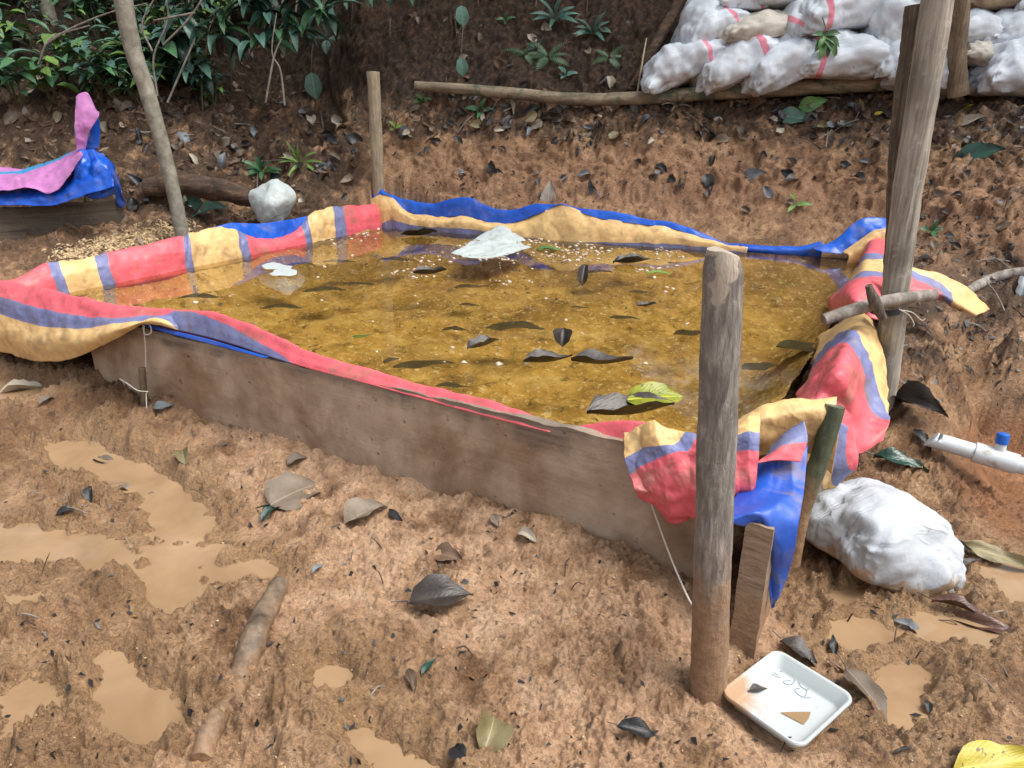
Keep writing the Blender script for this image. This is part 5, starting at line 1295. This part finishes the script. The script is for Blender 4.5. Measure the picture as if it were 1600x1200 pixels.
for _ in range(110):
    px = rp.uniform(-40, 340) if rp.random() < .8 else rp.uniform(300, 520); py = rp.uniform(-30, 185) if px < 340 else rp.uniform(-80, 40)
    p_, n_ = hit(px, py)
    if p_ is None or p_.y < 5.5: continue
    near = proj(p_)
    kk = rp.randrange(4); ww = rp.choice((.32, .45, .62))
    o_ = shrub(p_, n_, rp.uniform(.22, .55), rp.choice((2, 3, 4)), rp.randint(12, 18), rp.choice((.10, .15, .2, .28)) * rp.uniform(.85, 1.15), (['lush', 'bluegreen', 'lush'], ['bluegreen', 'lush'], ['lush', 'light'], ['bluegreen', 'bluegreen', 'light'])[kk],
          'leafy green undergrowth plant on the left slope', GU, .7, ww)
    ug.setdefault(({.32: 'narrow-leaved', .45: 'pointed-leaved', .62: 'broad-leaved'}[ww] + (' light green' if kk > 1 else ' dark green')), []).append(o_)
for k_, os_ in ug.items(): number(os_, k_ + ' plant', 'in the undergrowth on the left slope')
# long drooping leaves hanging over the dark hollow
dr_ = []
for px, py in ((300, 10), (335, -15), (370, 15), (405, -10), (440, 12), (475, -12), (510, 5), (355, 45), (285, 50), (420, 50), (460, 35), (320, 90), (540, -15), (580, -25), (640, -30), (390, -30)):
    p_, n_ = P(px, py, 7.25 if px < 520 else 7.5), Vector((0, -.7, .7))
    h_ = hit(px, py)[0]
    if h_ is not None and h_.y < p_.y: p_ = h_
    dr_.append(shrub(p_, n_, .34, 3, 13, .30 if px < 520 else .2, ['lush', 'teal', 'bluegreen'], 'x', 'drooping plants over the hollow', .6, .3, 'drooping_plant', Vector((0, -1.3, -1.6)), droop=1.5))
    # woody stem back to the bank it grows from
    limb('stem', [p_, p_ + Vector((0, .35, .35)), p_ + Vector((.02, 1.0, .55))], [.008, .010, .012], STEMB, 6, 10, .08, 4, parent=dr_[-1])
number(dr_, 'plant with drooping leaves', 'over the dark hollow')
# bare shrub branches in front of the undergrowth
for i, pts_ in enumerate(([(246, 150), (240, 90), (262, 30), (255, -20)], [(238, 80), (222, 40), (240, 0), (262, -30)], [(70, 70), (110, 45), (170, 20), (230, 5)], [(60, 100), (80, 60), (140, 40)], [(255, 70), (290, 35), (315, 0), (330, -30)], [(262, 160), (290, 95), (305, 60)], [(415, 160), (428, 90), (440, 60)], [(445, 165), (438, 110), (425, 80), (432, 20)], [(305, 20), (262, 28), (240, 32)])):
    o = limb('bare_branch', [P(a, b, 6.6) for a, b in pts_], [.009, .008, .006, .005][:len(pts_)], TWIG, 7, 26, .1, i)
    prop(o, ['forked brown branch right of the slim tree', 'thin branch crossing behind the slim tree top', 'long thin twig stretched above the left undergrowth', 'short thin twig over the left undergrowth', 'branch rising into the leaves right of the slim tree', 'slanting bare branch in front of the dark hollow', 'thin root-like branch in the dark hollow', 'thin crooked vine hanging in the dark hollow', 'short level twig joining the slim tree'][i], 'branch')
# seedlings and ferns
def fern(px, py, Lpx, nf, kind, label, up=.5, group=None, pal=False, name='fern', W=.22):
    p_, n_ = hit(px, py); t = (p_ - CAMP).length; L_ = Lpx / FPX * t
    root = thing(name, label, 'plant', p_, group)
    for i in range(nf):
        a = 2 * math.pi * i / nf + rp.uniform(-.25, .25)
        d = (Vector((math.cos(a), -abs(math.sin(a)) * .3 - .25, math.sin(a) * .9 * up + .25))).normalized()
        if pal: add_leaf(root, leaf_mesh(kind, W, .25, .3, .02, i % 3, 7, 1), p_ + n_ * .02, d, Vector((0, -.7, .7)), L_ * rp.uniform(.8, 1.1), 'leaflet')
        else:
            key = ('frond', kind)
            if key not in _lc:
                vs, fs, uv = [], [], []
                for k in range(11):
                    t2 = .12 + .88 * k / 11; w = .24 * math.sin(math.pi * min(1, t2 * .9 + .1))
                    for sg in (-1, 1):
                        b0 = len(vs); z = -.35 * t2 * t2
                        vs += [(t2 - .02, 0, z), (t2 + .05, sg * w * .55, z + .015), (t2 + .07, sg * w, z - .03), (t2 + .045, 0, z)]
                        uv += [(t2, .3), (t2, .7), (t2, .8), (t2, .4)]; fs.append((b0, b0 + 1, b0 + 2, b0 + 3))
                me = mesh_np('frond', vs, fs); u_ = me.uv_layers.new(name='UVMap'); li = np.zeros(len(me.loops), np.int32); me.loops.foreach_get('vertex_index', li)
                u_.data.foreach_set('uv', np.array(uv, np.float32)[li].ravel()); me.materials.append(LM[kind]); _lc[key] = me
            add_leaf(root, _lc[key], p_ + n_ * .02, d, Vector((0, -.7, .7)), L_ * rp.uniform(.8, 1.15), 'frond')
    return root
fern(866, 30, 34, 8, 'bluegreen', 'palm-like seedling high on the dark earth wall', pal=True, name='seedling')
fern(924, 52, 34, 9, 'bluegreen', 'larger palm-like seedling on the wall near the black branch', pal=True, name='seedling')
fern(820, 86, 26, 5, 'lush', 'small fern at the left of the wall seedlings'); fern(856, 92, 30, 6, 'lush', 'fern below the palm-like seedling'); fern(838, 76, 20, 5, 'bluegreen', 'tiny fern between the two wall ferns')
fern(953, 92, 26, 5, 'lush', 'fern right of the larger seedling'); fern(512, 64, 30, 4, 'bluegreen', 'blue green fern on the wall above the pale stake'); fern(308, 134, 40, 6, 'bluegreen', 'fern in front of the dark hollow')
fern(790, 32, 14, 4, 'lush', 'small leafy seedling on the wall above the log', pal=True, name='seedling', W=.4); fern(884, 118, 18, 3, 'bluegreen', 'three-leaved seedling just above the long log', pal=True, name='seedling', W=.5)
for px, py, l_, k, lb in ((722, 22, 28, 'bluegreen', 'single round leaf hanging high on the earth wall'), (722, 102, 26, 'bluegreen', 'single round leaf hanging low on the earth wall'), (492, 124, 36, 'bluegreen', 'spotted leaf hanging left of the pale stake')):
    p_, n_ = hit(px, py); t = (p_ - CAMP).length
    r_ = thing('hanging_leaf', lb, 'leaf', p_ + Vector((0, -.10, .1)))
    add_leaf(r_, leaf_mesh(k, .68, .1, .1, .01, 2, 8, 2), p_ + Vector((0, -.12, .06)), Vector((.1, 0, -1)), Vector((0, -1, .2)), l_ / FPX * t, 'blade')
    limb('vine', [p_ + Vector((.02, -.02, .32)), p_ + Vector((.01, -.09, .2)), p_ + Vector((0, -.12, .06))], [.003, .003, .002], STEMB, 5, 12, .1, 3, parent=r_)
fern(470, 256, 34, 9, 'light', 'tuft of light green blades behind the white bag', pal=True, name='grass_tuft', W=.14, up=.9); fern(412, 270, 30, 8, 'lush', 'low green plant left of the light green tuft', pal=True, name='seedling', W=.3)
fern(1243, 322, 22, 3, 'light', 'bright green sprout on the clay face behind the pool', pal=True, name='sprout', W=.32, up=.8); fern(312, 330, 40, 4, 'bluegreen', 'leafy seedling beside the slim tree foot', pal=True, name='seedling', W=.5)
fern(1452, 365, 22, 4, 'lush', 'small weed right of the leaning post', pal=True, name='weed', W=.4); fern(750, 175, 24, 4, 'lush', 'green seedling below the left part of the long log', pal=True, name='seedling', W=.4); fern(620, 200, 14, 3, 'light', 'tiny bright sprout right of the pale stake', pal=True, name='sprout', W=.5)
fern(660, 160, 16, 3, 'green', 'small sprig at the left end of the long log', pal=True, name='sprout', W=.5); fern(70, 285, 30, 6, 'bluegreen', 'blue green plant behind the purple roll', pal=True, name='seedling', W=.3); fern(1060, 165, 26, 7, 'grey', 'withered grass clump under the left end of the sacks', pal=True, name='grass_tuft', W=.12)
# leafy sprig hanging on the sacks
q = P(1288, 54, 6.28); r_ = thing('leafy_sprig', 'drooping green sprig hanging on the white sacks', 'sprig', q)
for a, b, l_ in ((-.5, -.9, .15), (-.15, -1, .19), (.25, -1, .17), (.7, -.5, .15), (.9, .1, .12), (-.8, .0, .12), (.45, -.75, .2), (-.3, -.5, .12)):
    add_leaf(r_, leaf_mesh(rp.choice(['lush', 'green']), .4, .3, .3, .02, rp.randrange(3), 7, 1), q, Vector((a, -.35, b)), Vector((0, -1, .4)), l_)
limb('stem', [q + Vector((-.02, .03, .12)), q + Vector((0, 0, .05)), q], [.005, .005, .004], STEM, 6, 10, .05, 1, parent=r_)
# roots and vines down the earth wall
hr_ = []
for i in range(34):
    px = rp.uniform(180, 1000); 
    p_, n_ = hit(px, rp.uniform(-25, 60))
    if p_ is None: continue
    L_ = rp.uniform(.3, .8); dx = rp.uniform(-.12, .12)
    o = limb('hanging_root', [p_ + Vector((0, .0, .1))] + [p_ + Vector((dx * k_ / 5 + rp.uniform(-.03, .03), -.04 - .02 * k_ + rp.uniform(-.02, .02), -L_ * k_ / 5)) for k_ in range(1, 6)], [.005, .0045, .004, .0035, .003, .002], ROTLOG if i % 2 else STEMB, 5, 26, .1, i)
    o.location = (0, 0, 0); o['px'] = px; hr_.append(prop(o, 'x', 'root', 'roots hanging from the bank'))
hr_.sort(key=lambda o_: o_['px'])
for k_, o_ in enumerate(hr_): o_['label'] = ordn(k_ + 1) + ' thin root from the left hanging down the dark earth wall'; del o_['px']
# twigs
def twigs(n_, x0, x1, y0, y1, l0, l1, label, r0=.004, mats=(TWIG, ROTLOG)):
    made = []
    for i in range(n_):
        p_, nn_ = hit(rp.uniform(x0, x1), rp.uniform(y0, y1))
        if p_ is None or poly_sd(np.array([p_.x]), np.array([p_.y]), [tuple(k) for k in POOL])[0] < .1: continue
        a = rp.uniform(0, math.pi); L_ = rp.uniform(l0, l1); d = Vector((math.cos(a), math.sin(a), 0)); d = (d - nn_ * d.dot(nn_)).normalized() * L_
        o = limb('twig', [p_ - d * .5 + nn_ * .012, p_ + nn_ * .02 + Vector((0, 0, .01)), p_ + d * .5 + nn_ * .015], [r0, r0, r0 * .6], rp.choice(mats), 5, 9, .15, i)
        prop(o, label, 'twig', 'fallen twigs'); made.append((proj(p_)[0], o))
    for k_, (_, o_) in enumerate(sorted(made, key=lambda q_: q_[0])): o_['label'] = ordn(k_ + 1) + ' ' + label.replace(' twig ', ' twig from the left ')
twigs(34, 640, 1400, 150, 230, .12, .4, 'thin twig in the litter strip below the long log'); twigs(18, 200, 520, 180, 340, .12, .35, 'thin twig on the slope around the rotten log'); twigs(16, 1400, 1600, 200, 520, .08, .25, 'thin twig on the right slope')
twigs(14, 400, 1050, 760, 1180, .03, .08, 'short twig pressed into the foreground mud', .002); twigs(12, 0, 400, 640, 1180, .03, .09, 'short twig in the wet mud between the puddles', .002); twigs(10, 1200, 1600, 880, 1190, .03, .08, 'short twig in the mud right of the foam tray', .002)

# ================================================================== loose small matter
def scatter_bits(name, n_, region, size, mat, label, zf=None, seed=1, flat=.35, zoff=.0, minsd=.02, chunky=False):
    rr = random.Random(seed); vs, fs = [], []
    for _ in range(n_):
        px, py = region(rr)
        if zf is None:
            p_, nn_ = hit(px, py)
            if p_ is None: continue
            if minsd is not None and poly_sd(np.array([p_.x]), np.array([p_.y]), [tuple(k) for k in POOL])[0] < minsd: continue
        else: p_, nn_ = G(px, py, zf), Vector((0, 0, 1))
        s_ = rr.uniform(*size); M = Matrix.Rotation(rr.uniform(0, 6.3), 3, 'Z') @ Matrix.Rotation(rr.uniform(-.6, .6), 3, 'X'); b0 = len(vs)
        if chunky:
            pts = [(1, 0, 0), (0, 1, 0), (-1, 0, 0), (0, -1, 0), (0, 0, 1), (0, 0, -1)]
            pts = [Vector(q) * rr.uniform(.6, 1.2) * s_ for q in pts]
            for q in pts: q.z *= flat
            vs += [tuple(p_ + nn_ * zoff + M @ q) for q in pts]
            fs += [(b0 + a, b0 + b, b0 + c) for a, b, c in ((0, 1, 4), (1, 2, 4), (2, 3, 4), (3, 0, 4), (1, 0, 5), (2, 1, 5), (3, 2, 5), (0, 3, 5))]
        else:
            w = rr.uniform(.25, .6); k = frame(nn_, Vector((1, .2, 0)))
            pts = [(-1, rr.uniform(-.3, .3), 0), (rr.uniform(-.7, .1), w * rr.uniform(.5, 1.6), .25 * rr.random()), (rr.uniform(.3, 1.3), rr.uniform(-.3, .5), .1), (rr.uniform(-.4, .6), -w * rr.uniform(.3, 1.4), .2 * rr.random())]
            vs += [tuple(p_ + nn_ * (.004 + zoff) + k @ (M @ (Vector(q) * s_))) for q in pts]; fs += [(b0, b0 + 1, b0 + 2), (b0, b0 + 2, b0 + 3)]
    me = mesh_np(name, vs, fs, False); me.materials.append(mat)
    return prop(link(name, me), label, kind='stuff')
FOAML = NT('foam_lump'); FOAML.base(FOAML.ramp(FOAML.noise(FOAML.pos(), 25, 3, .5), [(.3, (.42, .30, .18)), (.6, (.70, .60, .48))])); FOAML.rough(.7); FOAML = FOAML.m
_fr = random.Random(77); FC = [(_fr.gauss(800, 150), _fr.uniform(364, 412)) for _ in range(22)] + [(670, 428), (640, 425), (800, 440), (890, 385), (1020, 420), (620, 352), (560, 362)]
def rg_foam(rr):
    if rr.random() < .86:
        c_ = rr.choice(FC); return c_[0] + rr.gauss(0, 20), c_[1] + rr.gauss(0, 4)
    return rr.uniform(300, 1150), rr.uniform(370, 580)
scatter_bits('foam_lumps', 480, rg_foam, (.005, .026), FOAML, 'pale lumps floating on the pool, thickest near the back edge', WATER_Z + .001, 3, .4, chunky=True)
scatter_bits('floating_specks', 360, lambda rr: (rr.gauss(800, 220), min(560, max(358, rr.gauss(410, 40)))), (.006, .022), LM['sub'], 'dark bits of leaf floating on the pool', WATER_Z + .003, 5)
CHIP = NT('wood_chips'); CHIP.base(CHIP.ramp(CHIP.noise(CHIP.pos(), 60, 2, .5), [(.3, (.33, .22, .11)), (.7, (.60, .46, .27))])); CHIP.rough(.8); CHIP = CHIP.m
scatter_bits('wood_chips', 1500, lambda rr: (lambda t: (90 + 210 * t + rr.gauss(0, 12), 402 - 50 * t + rr.gauss(0, 9)))(rr.random()), (.008, .022), CHIP, 'pile of pale wood chips beyond the left pool edge', None, 7, .5, minsd=.15)
scatter_bits('leaf_fragments', 620, lambda rr: (rr.uniform(0, 1600), rr.uniform(600, 1200)), (.003, .014), LM['black'], 'dark leaf fragments pressed into the mud', None, 9)
scatter_bits('pale_grit', 260, lambda rr: (rr.uniform(0, 1600), rr.uniform(600, 1200)), (.002, .006), CHIP, 'pale grit on the mud', None, 11, .6, chunky=True)
scatter_bits('bank_debris', 1500, lambda rr: (rr.uniform(200, 1600), 150 + abs(rr.gauss(0, 40))), (.008, .035), LM['dark'], 'dark leaf crumbs in the litter on the bank', None, 13)
scatter_bits('ledge_debris', 260, lambda rr: (rr.uniform(620, 1420), rr.gauss(275, 28)), (.006, .022), LM['black'], 'black leaf crumbs on the little ledge', None, 15)
scatter_bits('slope_debris', 700, lambda rr: (rr.uniform(1400, 1600), rr.uniform(160, 600)), (.006, .025), LM['dark'], 'leaf crumbs on the right slope', None, 17)
scatter_bits('undergrowth_debris', 900, lambda rr: (rr.uniform(0, 480), rr.uniform(40, 380)), (.015, .05), LM['brown'], 'leaf crumbs on the left slope', None, 19)

# ================================================================== unseen trees above the bank, added to shade it and darken reflections
def forest_tree(base, h, rad, nlv, seed, label, z0):
    rr = np.random.RandomState(seed); root = thing('forest_tree', label, 'tree', base, 'unseen trees added on top of the bank for shade')
    limb('trunk', [base - Vector((0, 0, .3)), base + Vector((.1, .05, h * .5)), base + Vector((.2, -.1, h))], [.11, .09, .05], BARK, 10, 20, .05, seed, parent=root)
    cl = np.array([base.x + .1, base.y - .3, base.z + z0 + (h - z0) * .5])
    n_c = 46; cc = cl + rr.normal(size=(n_c, 3)) * np.array([rad, rad, (h - z0) * .28])
    ce_ = cc[rr.randint(0, n_c, nlv)] + rr.normal(size=(nlv, 3)) * .26
    d1 = rr.normal(size=(nlv, 3)); d1 /= np.linalg.norm(d1, axis=1)[:, None]; d2 = np.cross(d1, rr.normal(size=(nlv, 3))); d2 /= np.linalg.norm(d2, axis=1)[:, None]
    s_ = rr.uniform(.09, .17, nlv)[:, None]
    v_ = np.stack([ce_ - d1 * s_, ce_ + d2 * s_ * .4, ce_ + d1 * s_, ce_ - d2 * s_ * .4], 1).reshape(-1, 3)
    me = mesh_np('crown', v_, np.arange(nlv * 4).reshape(-1, 4)); me.uv_layers.new(name='UVMap'); me.materials.append(LM['lush'])
    link('crown', me, None, root)
for i, (x_, y_, h, rad, nlv, z0, lb) in enumerate(((-4.6, 10.2, 5.5, 1.3, 3600, 2.2, 'unseen shade tree at the left end of the bank top'), (-1.4, 8.9, 5.0, 1.4, 5200, 1.2, 'unseen shade tree above the dark hollow'), (1.2, 8.8, 4.8, 1.4, 5200, 1.2, 'unseen shade tree above the earth wall'),
        (3.8, 8.6, 5.0, 1.4, 5200, 1.6, 'unseen shade tree above the sack wall'), (6.4, 7.4, 5.0, 1.4, 4200, 1.6, 'unseen shade tree right of the sack wall'), (-6.8, 7.6, 5.5, 1.6, 4200, 1.8, 'unseen shade tree left of the far basin')  )):
    forest_tree(down(x_, y_)[0], h, rad, nlv, i + 3, lb, z0)
